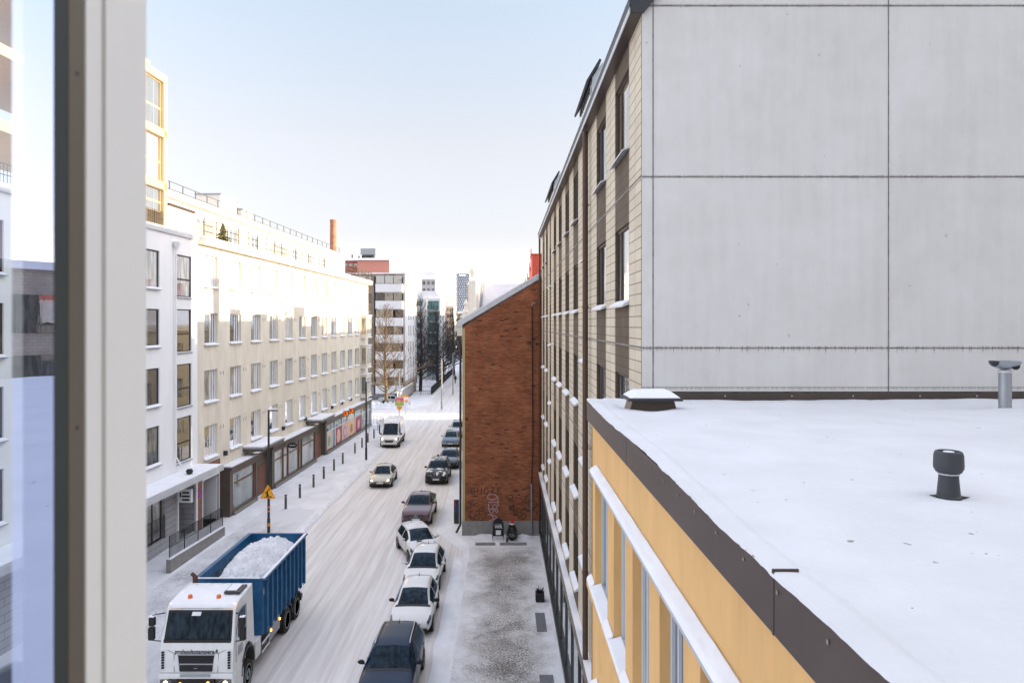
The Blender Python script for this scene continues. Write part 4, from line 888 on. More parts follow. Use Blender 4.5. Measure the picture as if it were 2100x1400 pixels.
def graffiti(word, x, z, size, ang, m, adv=.8, th=.022):
    mb = MB(); a = R(ang); ca, sa = math.cos(a), math.sin(a); cx = 0
    for ch in word:
        for st_ in GL[ch]:
            pts = []
            for (px, pz) in st_:
                lx = (cx + px * size) + rr.uniform(-.03, .03) * size; lz = pz * size + rr.uniform(-.05, .05) * size
                pts.append((x + lx * ca - lz * sa, BY0 - (.05 if z < .9 + 0 else .012), z + lx * sa + lz * ca))
            P = []
            for p, q in zip(pts, pts[1:]):
                for k in range(3): P.append(Vector(p).lerp(Vector(q), k / 3))
            P.append(Vector(pts[-1]))
            P = [P[0]] + [(P[i - 1] + P[i] * 2 + P[i + 1]) / 4 for i in range(1, len(P) - 1)] + [P[-1]]
            for p, q in zip(P, P[1:]):
                d = (q - p); 
                if d.length < 1e-5: continue
                n = Vector((-d.z, 0, d.x)).normalized() * th
                mb.add([p - n, q - n, q + n, p + n], [(0, 1, 2, 3)])
        cx += adv * size
    return mb.build('graffiti', m, B, fix=False)
graffiti('GHOZE', -1.95, 2.55, .42, 0, 'spray_black', .95)
graffiti('APRS', -2.25, 2.0, .5, -42, 'spray_black', .8, .018)
graffiti('WRDS', -2.2, 1.15, .5, -38, 'spray_black', .75); 
graffiti('OTSBAT', -.95, 2.55, .62, -87, 'spray_pink', .48, .026)
graffiti('DIW', .15, 2.45, .45, -80, 'spray_black', .7); graffiti('NRD', .35, 1.6, .5, -40, 'spray_black', .75)
graffiti('SKTZE', 1.05, 2.2, .5, -42, 'spray_black', .75)

# ------------------------------------------------------------------ things by the gable
o = thing('pavement_board', 'black arched pavement board with white letters and a small paper, against the brick wall', 'sign board', (-.30, 43.0, .085), R(4))
MB().prism([(-.30, .28), (.30, .28), (.30, 1.05), (.24, 1.2), (.1, 1.31), (-.1, 1.31), (-.24, 1.2), (-.30, 1.05)], -.2, -.17, 'y').build('board', 'black', o, bevel=.008)
MB().tube([(-.32, -.22, 0), (-.30, -.18, 1.05)], .016, 6).tube([(.32, -.22, 0), (.30, -.18, 1.05)], .016, 6).tube([(.33, .2, 0), (.30, -.12, 1.05)], .016, 6).tube([(-.33, .2, 0), (-.30, -.12, 1.05)], .016, 6).build('stand', 'darkmetal', o)
text_mesh('lettering', 'WR', .27, 'frame_white', o, (0, -.205, .82), (R(90), 0, 0), .003, .004)
MB().box(-.15, .15, -.208, -.202, .36, .63).build('paper', 'frame_white', o); MB().box(-.22, .22, -.208, -.202, .985, .995).build('line', 'frame_white', o)
o = thing('christmas_tree', 'small dark green fir bush wearing a red cap, by the brick wall', 'christmas tree', (.52, 42.95, .085))
mb = MB(); rr = random.Random(8)
for k in range(900):
    t = rr.random(); r = (.30 * (1 - t) ** .6 * (.4 + .8 * min(1, t * 5))) + .02; a = rr.random() * 6.28; rr2 = r * rr.uniform(.55, 1.08); h = .06 + t * .92
    p = Vector((rr2 * math.cos(a), rr2 * math.sin(a), h)); q = p + Vector((math.cos(a) * .07, math.sin(a) * .07, rr.uniform(-.04, .06)))
    mb.tube([p, q], [.016, .004], 3, cap=False)
mb.build('foliage', mat('dark fir', (.022, .04, .014), .85, var=.5), o); MB().lathe([(.10, 0), (.12, .1)], n=8).build('pot', 'black', o)
MB().lathe([(.11, .93), (.12, .96), (.08, 1.12), (.03, 1.22)], n=12).build('red_cap', mat('red felt', (.55, .01, .02), .9), o, smooth=True); MB().lathe([(.125, .92), (.14, .96), (.125, 1.0)], n=12).build('cap_brim', 'snow', o, smooth=True)
o = thing('candle_lantern', 'small grey lantern standing beside the fir bush', 'lantern', (.22, 42.55, .085)); MB().box(-.06, .06, -.06, .06, 0, .30).build('glass_body', 'pane_dark', o, bevel=.01); MB().box(-.075, .075, -.075, .075, .30, .33).build('lid', 'greymetal', o)
for (x0, x1, d) in ((-1.6, -.45, 'left'), (-.2, 1.35, 'right'), ):
    o = MB().box(x0, x1, 41.95, 42.2, .06, .19).build('kerb_stone', 'granite', bevel=.02); tag(o, 'grey edging stone before the brick gable, %s' % ('on the road side' if d == 'left' else 'on the side of the fir bush'), 'kerb stone', 'edging stones by the brick wall')
o = thing('info_column', 'dark slim information column with a red and blue stripe on the pavement', 'info column', (-2.98, 46.6, .08)); MB().box(-.16, .16, -.09, .09, 0, 1.5).build('column', 'darkmetal', o, bevel=.015)
MB().box(-.14, -.08, -.095, -.091, 1.2, 1.46).build('red_mark', mat('mark red', (.5, .01, .02), .5), o); MB().box(-.08, .0, -.095, -.091, .7, 1.3).build('blue_mark', mat('mark blue', (.02, .07, .35), .5), o)
o = thing('awning', 'snow topped awning with a greenish side over the pavement by the brick house', 'awning', (-2.45, 60, 2.6)); MB().hexa([(-.95, 0, -.15), (0, 0, -.15), (0, 5, -.15), (-.95, 5, -.15)], [(-.9, 0, 0), (0, 0, .55), (0, 5, .55), (-.9, 5, 0)]).build('cover', 'snow', o); MB().prism([(-.96, -.2), (0, -.2), (0, .53), (-.9, -.02)], -.06, -.005, 'y').build('side', mat('olive cloth', (.35, .32, .15), .8), o)

# ------------------------------------------------------------------ farther buildings
A = thing('apartment_house', 'eight storey beige block with white fronted balconies beyond the crossing', 'building', (0, 0, 0))
AY = 122; ax = lambda px: (px - 1032) / 1500 * AY
az = lambda py: CAMZ + (663 - py) * AY / 1500
AX1 = ax(830)
MB().box(-75, AX1, AY + .0, AY + 16.5, 0, az(562)).build('wall', 'beige', A)
MB().box(-75.2, AX1 + .3, AY - .3, AY + 16.8, az(562), az(559)).build('roof_edge', 'snow', A)
MB().box(AX1 - 1.6, AX1 + .05, AY - .05, AY + .02, 3, az(563)).build('corner_pier', 'greywall', A)
MB().box(AX1 + .001, AX1 + .08, AY, AY + 16.5, 3, az(563)).build('side_wall', 'whiteblock', A)  # white instead of the front's beige, for the bright sun on this face
mb = MB()
for k in range(7):
    z = az(583) - .3 - 2.79 * k
    for y in (AY + 4.2, AY + 7.0, AY + 10.5): mb.box(AX1 + .081, AX1 + .1, y, y + .8, z, z + 1.8)
mb.build('side_windows', 'pane', A)
for k in range(7):
    z1 = az(583) - 2.79 * k
    for j, (xa, xb) in enumerate(((ax(773), ax(827)), (ax(700), ax(745)), (ax(640), ax(690)))):
        bf = MB().box(xa, xb, AY - 1.45, AY - 1.38, z1 - 1.3, z1).box(xa, xa + .07, AY - 1.38, AY, z1 - 1.3, z1).box(xb - .07, xb, AY - 1.38, AY, z1 - 1.3, z1).box(xa, xb, AY - 1.38, AY, z1 - 1.38, z1 - 1.302)
        o = bf.build('balcony', 'whiteblock', A)
        MB().box(xa + .02, xb - .02, AY - .10, AY - .02, z1 - 1.2, z1 + 1.2).build('balcony_door', 'pane_dark', o)
        for q in range(3):
            if (k + q) % 3 != 1 or k == 0: MB().box(xa + .1 + q * 1.45, xa + 1.45 + q * 1.45, AY - 1.36, AY - 1.33, z1 + .03, z1 + 1.38).build('glazing', 'balcony_glass' if k == 0 and q < 2 else 'pane_brown', o)
        if j == 0:
            MB().box(xa - 3.0, xa - .9, AY - .06, AY - .01, z1 - .3, z1 + 1.25).build('window', 'pane', A)
    MB().box(ax(773) - .45, ax(773) - .2, AY - .25, AY - .01, z1 - 1.6, z1 + 1.3).build('pilaster', 'darkmetal', A)
mb = MB().box(-75, AX1 + .2, AY - .5, AY + 16, 2.6, 3.1); mb.build('porch_band', 'beige', A); MB().box(-75, AX1 - .5, AY - .2, AY - .05, .1, 2.6).build('shop_windows', 'pane_dark', A)
P2 = thing('rooftop_storey', 'rust red penthouse storey with a pink front and a sunlit side coloured cream behind the balcony block', 'building', (0, 0, 0))
py_ = 132.0; px_ = lambda p: (p - 1032) / 1500 * py_; pz_ = lambda p: CAMZ + (663 - p) * py_ / 1500
MB().box(px_(640), px_(801), py_, py_ + 12, az(562), pz_(535)).build('wall', 'redwall', P2); MB().box(px_(736), px_(801), py_ - 1.5, py_ - .01, az(562) + .1, pz_(536)).build('front_cladding', 'pinkwall', P2)
MB().box(px_(801) + .001, px_(801) + .06, py_ - 1.5, py_ + 12, az(562), pz_(535)).build('side_cladding', 'peach', P2)  # side given a paler colour than the front for the sun on it
MB().box(px_(638), px_(802), py_ - 2, py_ + 12.2, pz_(535), pz_(531)).build('roof', 'snow', P2)
for k in range(4): MB().box(px_(706 + k * 10), px_(713 + k * 10), py_ - .05, py_ - .005, pz_(546), pz_(540)).build('window', 'pane', P2)
MB().box(px_(735), px_(766), py_ + 2, py_ + 4, pz_(520), pz_(507)).build('machine_screen', 'greymetal', P2); MB().box(px_(738), px_(763), py_ + 1.8, py_ + 3, pz_(531), pz_(521)).build('machine', 'darkmetal', P2)
for k in range(5): MB().tube([(px_(706 + k * 14), py_ + 1, pz_(531)), (px_(706 + k * 14), py_ + 1, pz_(524 - 3 * (k % 2)))], .12, 6).build('roof_vent', 'darkmetal', P2)
# brick smokestack
o = thing('smokestack', 'tall orange brick smokestack behind the sunny house', 'chimney', (-43.7, 188, 0)); MB().lathe([(1.1, 0), (.80, 38.5), (.86, 39.0), (.86, 39.4), (.7, 39.45)], n=24).build('shaft', 'chimney_brick', o, smooth=True)
# teal balconied block
T = thing('apartment_house', 'white block with teal glass balconies and a snowy stepped roof, farther down the street', 'building', (0, 0, 0))
ty = 165.0; tx = lambda p: (p - 1032) / 1500 * ty; tz = lambda p: CAMZ + (663 - p) * ty / 1500
MB().box(tx(820), tx(903), ty, ty + 14, 0, tz(612)).build('wall', 'whiteblock', T)
MB().prism([(tx(850), tz(612)), (tx(906), tz(612)), (tx(898), tz(604)), (tx(893), tz(596)), (tx(862), tz(596)), (tx(853), tz(604))], ty + 1, ty + 13, 'y').build('roof', 'snow', T)
for k in range(7):
    z = tz(617) - k * 2.45
    b_ = MB().box(tx(877), tx(901), ty - 1.3, ty - 1.2, z - 2.0, z - 1.0).build('balcony', 'teal_glass', T); MB().box(tx(877), tx(901), ty - 1.2, ty - .01, z - 2.1, z - 2.0).build('floor_slab', 'whiteblock', b_)
    MB().box(tx(878), tx(900), ty - .1, ty - .02, z - 1.0, z).build('window', 'teal_glass', T); MB().box(tx(851), tx(866), ty - .1, ty - .02, z - 1.1, z).build('window', 'teal_glass', T)
MB().box(tx(868), tx(875), ty - .3, ty - .02, 1, tz(614)).build('wall_panel', 'whiteblock', T)
def tower(label, x0, x1, y, ytop, m, side, pane='pane', rows=8, colsn=5, ybase=None, dep=18):
    s = y / 1500; X0, X1 = (x0 - 1032) * s, (x1 - 1032) * s; zt = CAMZ + (663 - ytop) * s
    o = thing('tower_block', label, 'building', (0, 0, 0))
    MB().box(X0, X1, y, y + dep, 0, zt).build('wall', m, o); MB().box(X1 + .001, X1 + .1, y, y + dep, 0, zt).build('side_wall', side, o); MB().box(X0 - .2, X1 + .3, y - .2, y + dep, zt, zt + .5).build('roof', 'snow', o)
    mb = MB(); n = int(zt / 3)
    for k in range(max(0, n - rows), n):
        for j in range(colsn):
            xa = X0 + (X1 - X0) * (j + .2) / colsn; mb.box(xa, xa + (X1 - X0) / colsn * .55, y - .12, y - .02, k * 3 + .9 + zt % 3, k * 3 + 2.3 + zt % 3)
    mb.build('windows', pane, o); return o
o = tower('grey residential tower with white roof crown above the teal balconied block', 865, 893, 300, 573, 'greywall', 'whiteblock', 'pane_dark', 9, 3)
s = .2; MB().box((870 - 1032) * s, (890 - 1032) * s, 302, 312, 33.2 - 2.2, 33.2 + .9).build('penthouse', 'whiteblock', o)
o = tower('slim dark patterned glass tower on the horizon', 936.5, 962, 600, 561, mat('dark patterned facade', (.19, .22, .26), .5, var=.6, vscale=.25), 'greymetal', 'frame_white', 1, 1)
mb = MB(); rr = random.Random(4)
for k in range(20):
    for j in range(7):
        x = -38 + j * 1.45 + (k % 2) * .5; z = 13 + k * 2.1; mb.hexa([(x, 599.6, z), (x + .5, 599.6, z), (x + .5, 599.8, z), (x, 599.8, z)], [(x + .15, 599.6, z + 1.5), (x + .35, 599.6, z + 1.5), (x + .35, 599.8, z + 1.5), (x + .15, 599.8, z + 1.5)])
mb.build('window_pattern', 'frame_white', o)
tower('low ochre house at the far end of the street, lit by the sun', 912, 930, 330, 628, 'peach', 'pale_stucco', 'pane_dark', 6, 4)
tower('white house with a snowy roof at the street end behind bare trees', 925, 950, 420, 640, 'pale_stucco', 'whiteblock', 'pane', 5, 5)
tower('distant grey block closing the street on the horizon', 935, 1030, 620, 644, 'greywall', 'pale_stucco', 'pane', 4, 9)
# north side houses on the right hand (shade the far road)
o = thing('corner_house', 'plastered house on the right side of the street beyond the crossing', 'building', (0, 0, 0)); MB().box(14, 40, 104.4, 118, 0, 8).box(-2.0, 40, 118.1, 330, 0, 17).build('wall', 'pale_stucco', o); MB().box(-2.3, 40, 118, 330.2, 17.01, 17.3).box(14, 40, 104.3, 117.99, 8.01, 8.2).build('roof', 'snow', o)
# the block seen only in the reflecting pane
o = thing('office_block', 'long low office block with ribbon windows seen reflected in the window pane', 'building', (47, 45, 0)); MB().box(0, 18, -31, 35, 0, 16.2).build('wall', 'beige', o); MB().box(-.3, 18, -31, 35, 16.2, 16.7).build('roof', 'snow', o)
MB().box(-.1, -.02, -30, 34, 12.2, 14.6).box(-.1, -.02, -30, 34, 8.4, 10.8).build('ribbon_windows', 'pane_dark', o)

# ------------------------------------------------------------------ trees
def bare_tree(name, label, x, y, H, r0, seed, mt, mw, lean=0, nl=46, tw=5, group=None, first=.12, spread=.34):
    o = thing(name, label, 'tree', (x, y, 0), 0, group); rr = random.Random(seed)
    tr = []; n = 14
    for i in range(n + 1):
        t = i / n; tr.append(Vector((lean * t * H + .12 * math.sin(t * 7 + seed), .1 * math.cos(t * 5 + seed), t * H)))
    MB().tube(tr, [r0 * (1 - t / n) ** .8 + .02 for t in range(n + 1)], 8).build('trunk', mt, o, smooth=True)
    mb = MB()
    def limb(p, d, L, r, depth):
        pts = [p]; k = 4; dd = d.copy()
        for i in range(k):
            dd = (dd + Vector((rr.uniform(-.2, .2), rr.uniform(-.2, .2), rr.uniform(-.02, .20)))).normalized(); pts.append(pts[-1] + dd * L / k)
        mb.tube(pts, [max(.011, r * (1 - i / k * .75)) for i in range(k + 1)], 4 if depth < 2 else 3, cap=False)
        if depth < 3:
            for q in range(tw if depth < 2 else tw - 1):
                i = rr.randint(1, k); a = Vector((rr.uniform(-1, 1), rr.uniform(-1, 1), rr.uniform(-.2, .8))).normalized()
                limb(pts[i], (dd + a * .9).normalized(), L * rr.uniform(.38, .62), r * .45, depth + 1)
    for i in range(nl):
        t = first + (1 - first) * (i + rr.random()) / nl; k = min(n - 1, int(t * n)); p = tr[k].lerp(tr[k + 1], t * n - k)
        a = i * 2.4 + rr.uniform(-.4, .4); up = .25 + .9 * t
        limb(p, Vector((math.cos(a), math.sin(a), up)).normalized(), H * spread * (1 - t) ** .7 * rr.uniform(.7, 1.1) + .5, r0 * .32 * (1 - t) + .018, 1)
    mb.build('crown', mw, o, fix=False); return o
bare_tree('street_tree', 'sunlit bare tree with a golden trunk on the corner beyond the crossing', -17.9, 111.3, 15, .27, 1, 'bark_sunlit', 'twig_sunlit', .0, 60, 5)
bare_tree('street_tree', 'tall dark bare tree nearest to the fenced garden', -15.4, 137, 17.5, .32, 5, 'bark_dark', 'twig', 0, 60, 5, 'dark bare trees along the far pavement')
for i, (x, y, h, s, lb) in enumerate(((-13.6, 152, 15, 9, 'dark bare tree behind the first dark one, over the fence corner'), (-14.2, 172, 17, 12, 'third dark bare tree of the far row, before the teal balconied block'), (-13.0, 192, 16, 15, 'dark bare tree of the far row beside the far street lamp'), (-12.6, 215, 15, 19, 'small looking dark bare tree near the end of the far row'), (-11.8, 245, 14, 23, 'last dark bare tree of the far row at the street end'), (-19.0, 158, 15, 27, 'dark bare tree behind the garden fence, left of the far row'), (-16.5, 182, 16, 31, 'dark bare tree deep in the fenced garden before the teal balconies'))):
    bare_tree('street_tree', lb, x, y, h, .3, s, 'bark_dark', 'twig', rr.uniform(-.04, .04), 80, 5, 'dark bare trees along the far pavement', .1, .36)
o = MB(); rr = random.Random(77)
for k in range(900):
    x = rr.uniform(-40, -13); y = rr.uniform(255, 300); z = abs(rr.gauss(0, 3.5)); o.tube([(x, y, z), (x + rr.uniform(-1, 1), y, z + rr.uniform(.6, 2))], [.09, .02], 3, cap=False)
for k in range(1500):
    y = rr.uniform(150, 240); x = rr.uniform(-24, -13.0); z = abs(rr.gauss(0, 4.2)) + .3; o.tube([(x, y, z), (x + rr.uniform(-.9, .9), y + rr.uniform(-.5, .5), z + rr.uniform(.3, 1.4))], [.05, .012], 3, cap=False)
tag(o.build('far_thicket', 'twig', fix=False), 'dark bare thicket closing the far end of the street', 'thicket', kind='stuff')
# hedge and fence of the far garden
fe = thing('garden_fence', 'dark picket fence with snow behind it along the far pavement', 'fence', (0, 0, 0))
mb = MB(); railing(mb, [(-16.6, 130, .1), (-12.7, 130, .1), (-12.7, 185, .1)], 1.5, 2.4, rails=2, r=.05, bars=.35); mb.build('railing', 'darkmetal', fe)
o = MB().box(-12.98, -12.9, 131, 184, .1, 1.3).build('fence_panel', 'darkmetal', fe)
fb = thing('garden_fence', 'grey board fence with snow on top at the foot of the balconied block', 'fence', (0, 0, 0)); mb = MB()
for k in range(13): mb.box(-16.4, -16.3, 111.5 + 0 + k * 1.5 + 1, 112.4 + k * 1.5 + 1, .1, 2.1)
mb.build('boards', 'greywall', fb); MB().box(-16.5, -16.2, 112.3, 131.6, 2.1, 2.24).build('snow_top', 'snow', fb); MB().box(-16.42, -16.28, 112.4, 131.6, .1, .4).build('base_rail', 'darkmetal', fb)

# ------------------------------------------------------------------ street furniture
def ground(px, py): y = 1500 * CAMZ / (py - 663); return ((px - 1032) / 1500 * y, y)
def lamp(name, label, x, y, H, arm, r=.075, z0=.1):
    o = thing(name, label, 'street lamp', (x, y, z0), 0, 'street lamps')
    MB().tube([(0, 0, 0), (0, 0, 1.1), (0, 0, 1.12), (0, 0, H)], [r * 1.25, r * 1.25, r, r * .75], 10).build('pole', 'darkmetal' if y < 90 else 'greymetal', o)
    MB().hexa([(-.05, -.10, H - .0), (arm * .75, -.14, H - .0), (arm * .75, .14, H), (-.05, .10, H)], [(-.05, -.08, H + .07), (arm * .75, -.10, H + .05), (arm * .75, .10, H + .05), (-.05, .08, H + .07)]).build('lamp_head', 'darkmetal', o, bevel=.01)
    MB().box(-.05, arm * .72, -.09, .09, H + .072, H + .10).build('head_snow', 'snow', o); return o
lamp('street_lamp', 'black street lamp carrying the orange roadwork triangle, behind the truck', -13.95, 43.5, 7.5, .75)
lamp('street_lamp', 'black street lamp beside the row of bollards near the white van', -12.78, 68.2, 7.2, .45, .085)
lamp('street_lamp', 'grey street lamp just beyond the sunny strip of the crossing', -9.15, 108.7, 7.4, .9, .11)
lamp('street_lamp', 'second grey street lamp beyond the crossing, by the dark fence', -9.0, 130.9, 7.3, .5, .10)
lamp('street_lamp', 'farthest street lamp, thin against the brick house edge', -9.9, 168, 7.4, .5, .10)
o = thing('roadwork_sign', 'orange triangular roadwork sign with black digging figure on the near lamp post', 'sign', (-13.95, 43.36, 4.03 - 1.6))
MB().prism([(-.46, 0), (.46, 0), (.04, .80), (-.04, .80)], -.01, .01, 'y').build('border', 'orange', o, bevel=.02)
MB().prism([(-.36, .06), (.36, .06), (.0, .70)], -.016, -.0105, 'y').build('face', 'signyellow', o)
MB().tube([(-.06, -.02, .10), (-.03, -.02, .24), (-.04, -.02, .34)], .03, 6).tube([(.04, -.02, .10), (.01, -.02, .22), (-.04, -.02, .34), (.02, -.02, .50)], .034, 6).tube([(.02, -.02, .48), (-.09, -.02, .40), (-.12, -.02, .26)], .018, 5).tube([(-.17, -.02, .42), (.02, -.02, .14)], .012, 5).lathe([(.035, -.025), (.045, -.02), (.01, -.018)], (.06, 0, .545), 10, 'y').prism([(.08, .08), (.24, .08), (.17, .17)], -.024, -.017, 'y').prism([(-.22, .08), (.25, .08), (.25, .10), (-.22, .10)], -.023, -.018, 'y').build('pictogram', 'black', o)
mb = MB()
for z in (-.55, -.80, -1.55, -1.65): mb.lathe([(.105, z), (.105, z + .06)], (0, .14, 0), 12)
mb.build('clamp', 'orange', o)
bpos = [(586, 1046), (615, 1023), (643, 1001), (664, 983.5), (685, 967), (703, 952.5), (728, 931), (742.5, 919.5), (754.5, 908.6), (767, 900), (778.5, 890)]
lab = ['nearest the parked truck load', 'second from the near end', 'third from the near end, before the second shop front', 'fourth from the near end of the row', 'fifth from the near end of the row', 'sixth from the near end, opposite the silver sedan', 'just before the lamp post', 'close beside the lamp post foot', 'right behind the lamp post', 'third from the far end near the van', 'beside the white van mirror']
bol = thing('bollard', 'dark grey bollard ' + lab[0], 'bollard', (*ground(*bpos[0]), .1), 0, 'bollards along the pavement')
MB().lathe([(.10, -.02), (.085, .02), (.085, .86), (.06, .865), (.06, .90), (.092, .905), (.092, .98), (.07, 1.0)], n=14).build('post', mat('bollard grey', (.09, .09, .09), .6), bol, smooth=True)
MB().lathe([(.087, .80), (.087, .85)], n=14).build('reflector_band', 'greymetal', bol); MB().lathe([(.07, 1.0), (.05, 1.03), (.0, 1.04)], n=10).build('snow_cap', 'snow', bol)
for p, l in list(zip(bpos, lab))[1:]:
    c = dup(bol, loc=(*ground(*p), .1)); c['label'] = 'dark grey bollard ' + l
# poster pole, round sign
o = thing('traffic_pole', 'tall grey pole with small signs on the corner before the crossing', 'pole', (-13.95, 98.2, .05)); MB().tube([(0, 0, 0), (0, 0, 6.1)], .08, 8).build('pole', 'greymetal', o); MB().box(-.25, .35, -.1, -.05, 3.55, 4.05).build('small_sign', 'frame_white', o)
o = thing('poster_board', 'bright green and pink poster board on the pole behind the van', 'poster', (-13.9, 98.05, 1.75)); MB().box(-.62, .62, -.06, 0, 0, 1.15).build('board', 'frame_white', o)
MB().box(-.58, .58, -.07, -.061, .58, 1.11).build('poster_top', 'pink poster' if 'pink poster' in M else 'orange', o); MB().box(-.58, .58, -.07, -.061, .04, .578).build('poster_bottom', mat('lime poster', (.35, .55, .12), .5), o)
MB().lathe([(.26, -.075), (.26, -.085)], (-.1, 0, .6), 14, 'y').build('poster_motif', 'yellow poster', o)
o = thing('warning_sign', 'small orange pointed sign under the bright poster', 'sign', (-13.9, 97.95, 1.05)); MB().prism([(0, 0), (.42, .55), (.3, .68), (-.3, .68), (-.42, .55)], -.02, 0, 'y').build('plate', 'orange', o)
o = thing('round_sign', 'round orange and white traffic sign by the board fence', 'sign', (-13.6, 101.6, .1)); MB().tube([(0, 0, 0), (0, 0, 2.6)], .05, 6).build('post', 'greymetal', o); MB().lathe([(.52, -.05), (.52, -.09)], (0, 0, 2.3), 20, 'y').build('plate', 'orange', o); MB().box(-.28, .45, -.11, -.095, 2.05, 2.5).build('panel', 'frame_white', o)
o = thing('pavement_railing', 'thin grey pavement railing around the corner by the poster windows', 'railing', (0, 0, 0)); mb = MB(); railing(mb, [(-16.7, 85.8, .1), (-14.9, 86.8, .1), (-14.9, 91.0, .1), (-16.5, 93.2, .1)], 1.0, .9, rails=2, r=.03); mb.build('rail', 'greymetal', o)

# ------------------------------------------------------------------ people far off
def person(label, x, y, s, rz, group='walkers far down the street'):
    o = thing('person', label, 'person', (x, y, .03), rz, group)
    J = [((0, 0, .95), .15), ((0, 0, 1.2), .17), ((0, 0, 1.42), .16), ((0, 0, 1.52), .06), ((0, -.02, 1.66), .105), ((.10, 0, .88), .10), ((.11, .10, .48), .075), ((.11, .22, .08), .05), ((.11, .10, .03), .05), ((-.10, 0, .88), .10), ((-.11, -.14, .48), .075), ((-.11, -.16, .08), .05), ((-.11, -.30, .03), .05), ((.21, 0, 1.38), .075), ((.26, -.06, 1.1), .055), ((.25, -.16, .86), .04), ((-.21, 0, 1.38), .075), ((-.26, .06, 1.1), .055), ((-.25, .0, .84), .04)]
    E = [(0, 1), (1, 2), (2, 3), (3, 4), (0, 5), (5, 6), (6, 7), (7, 8), (0, 9), (9, 10), (10, 11), (11, 12), (2, 13), (13, 14), (14, 15), (2, 16), (16, 17), (17, 18)]
    me = bpy.data.meshes.new('body'); me.from_pydata([j[0] for j in J], E, []); b = bpy.data.objects.new('body', me); COL.objects.link(b); b.parent = o; b.scale = (s, s, s)
    me.materials.append(M['coat_dark']); b.modifiers.new('s', 'SKIN')
    for i, v in enumerate(me.skin_vertices[0].data): v.radius = (J[i][1], J[i][1])
    me.skin_vertices[0].data[0].use_root = True; b.modifiers.new('u', 'SUBSURF').levels = 1
    MB().lathe([(.02, .10), (.085, .07), (.11, 0), (.09, -.07), (.0, -.1)], (0, .012, 1.71), 12).build('cap', 'black', o).scale = (s, s, s); return o
person('walker in dark clothes far down the pavement, nearer of the two', -10.2, 156, 1.0, .2)
person('walker in dark clothes far down the pavement, farther of the two', -11.5, 171, 1.0, -.1)
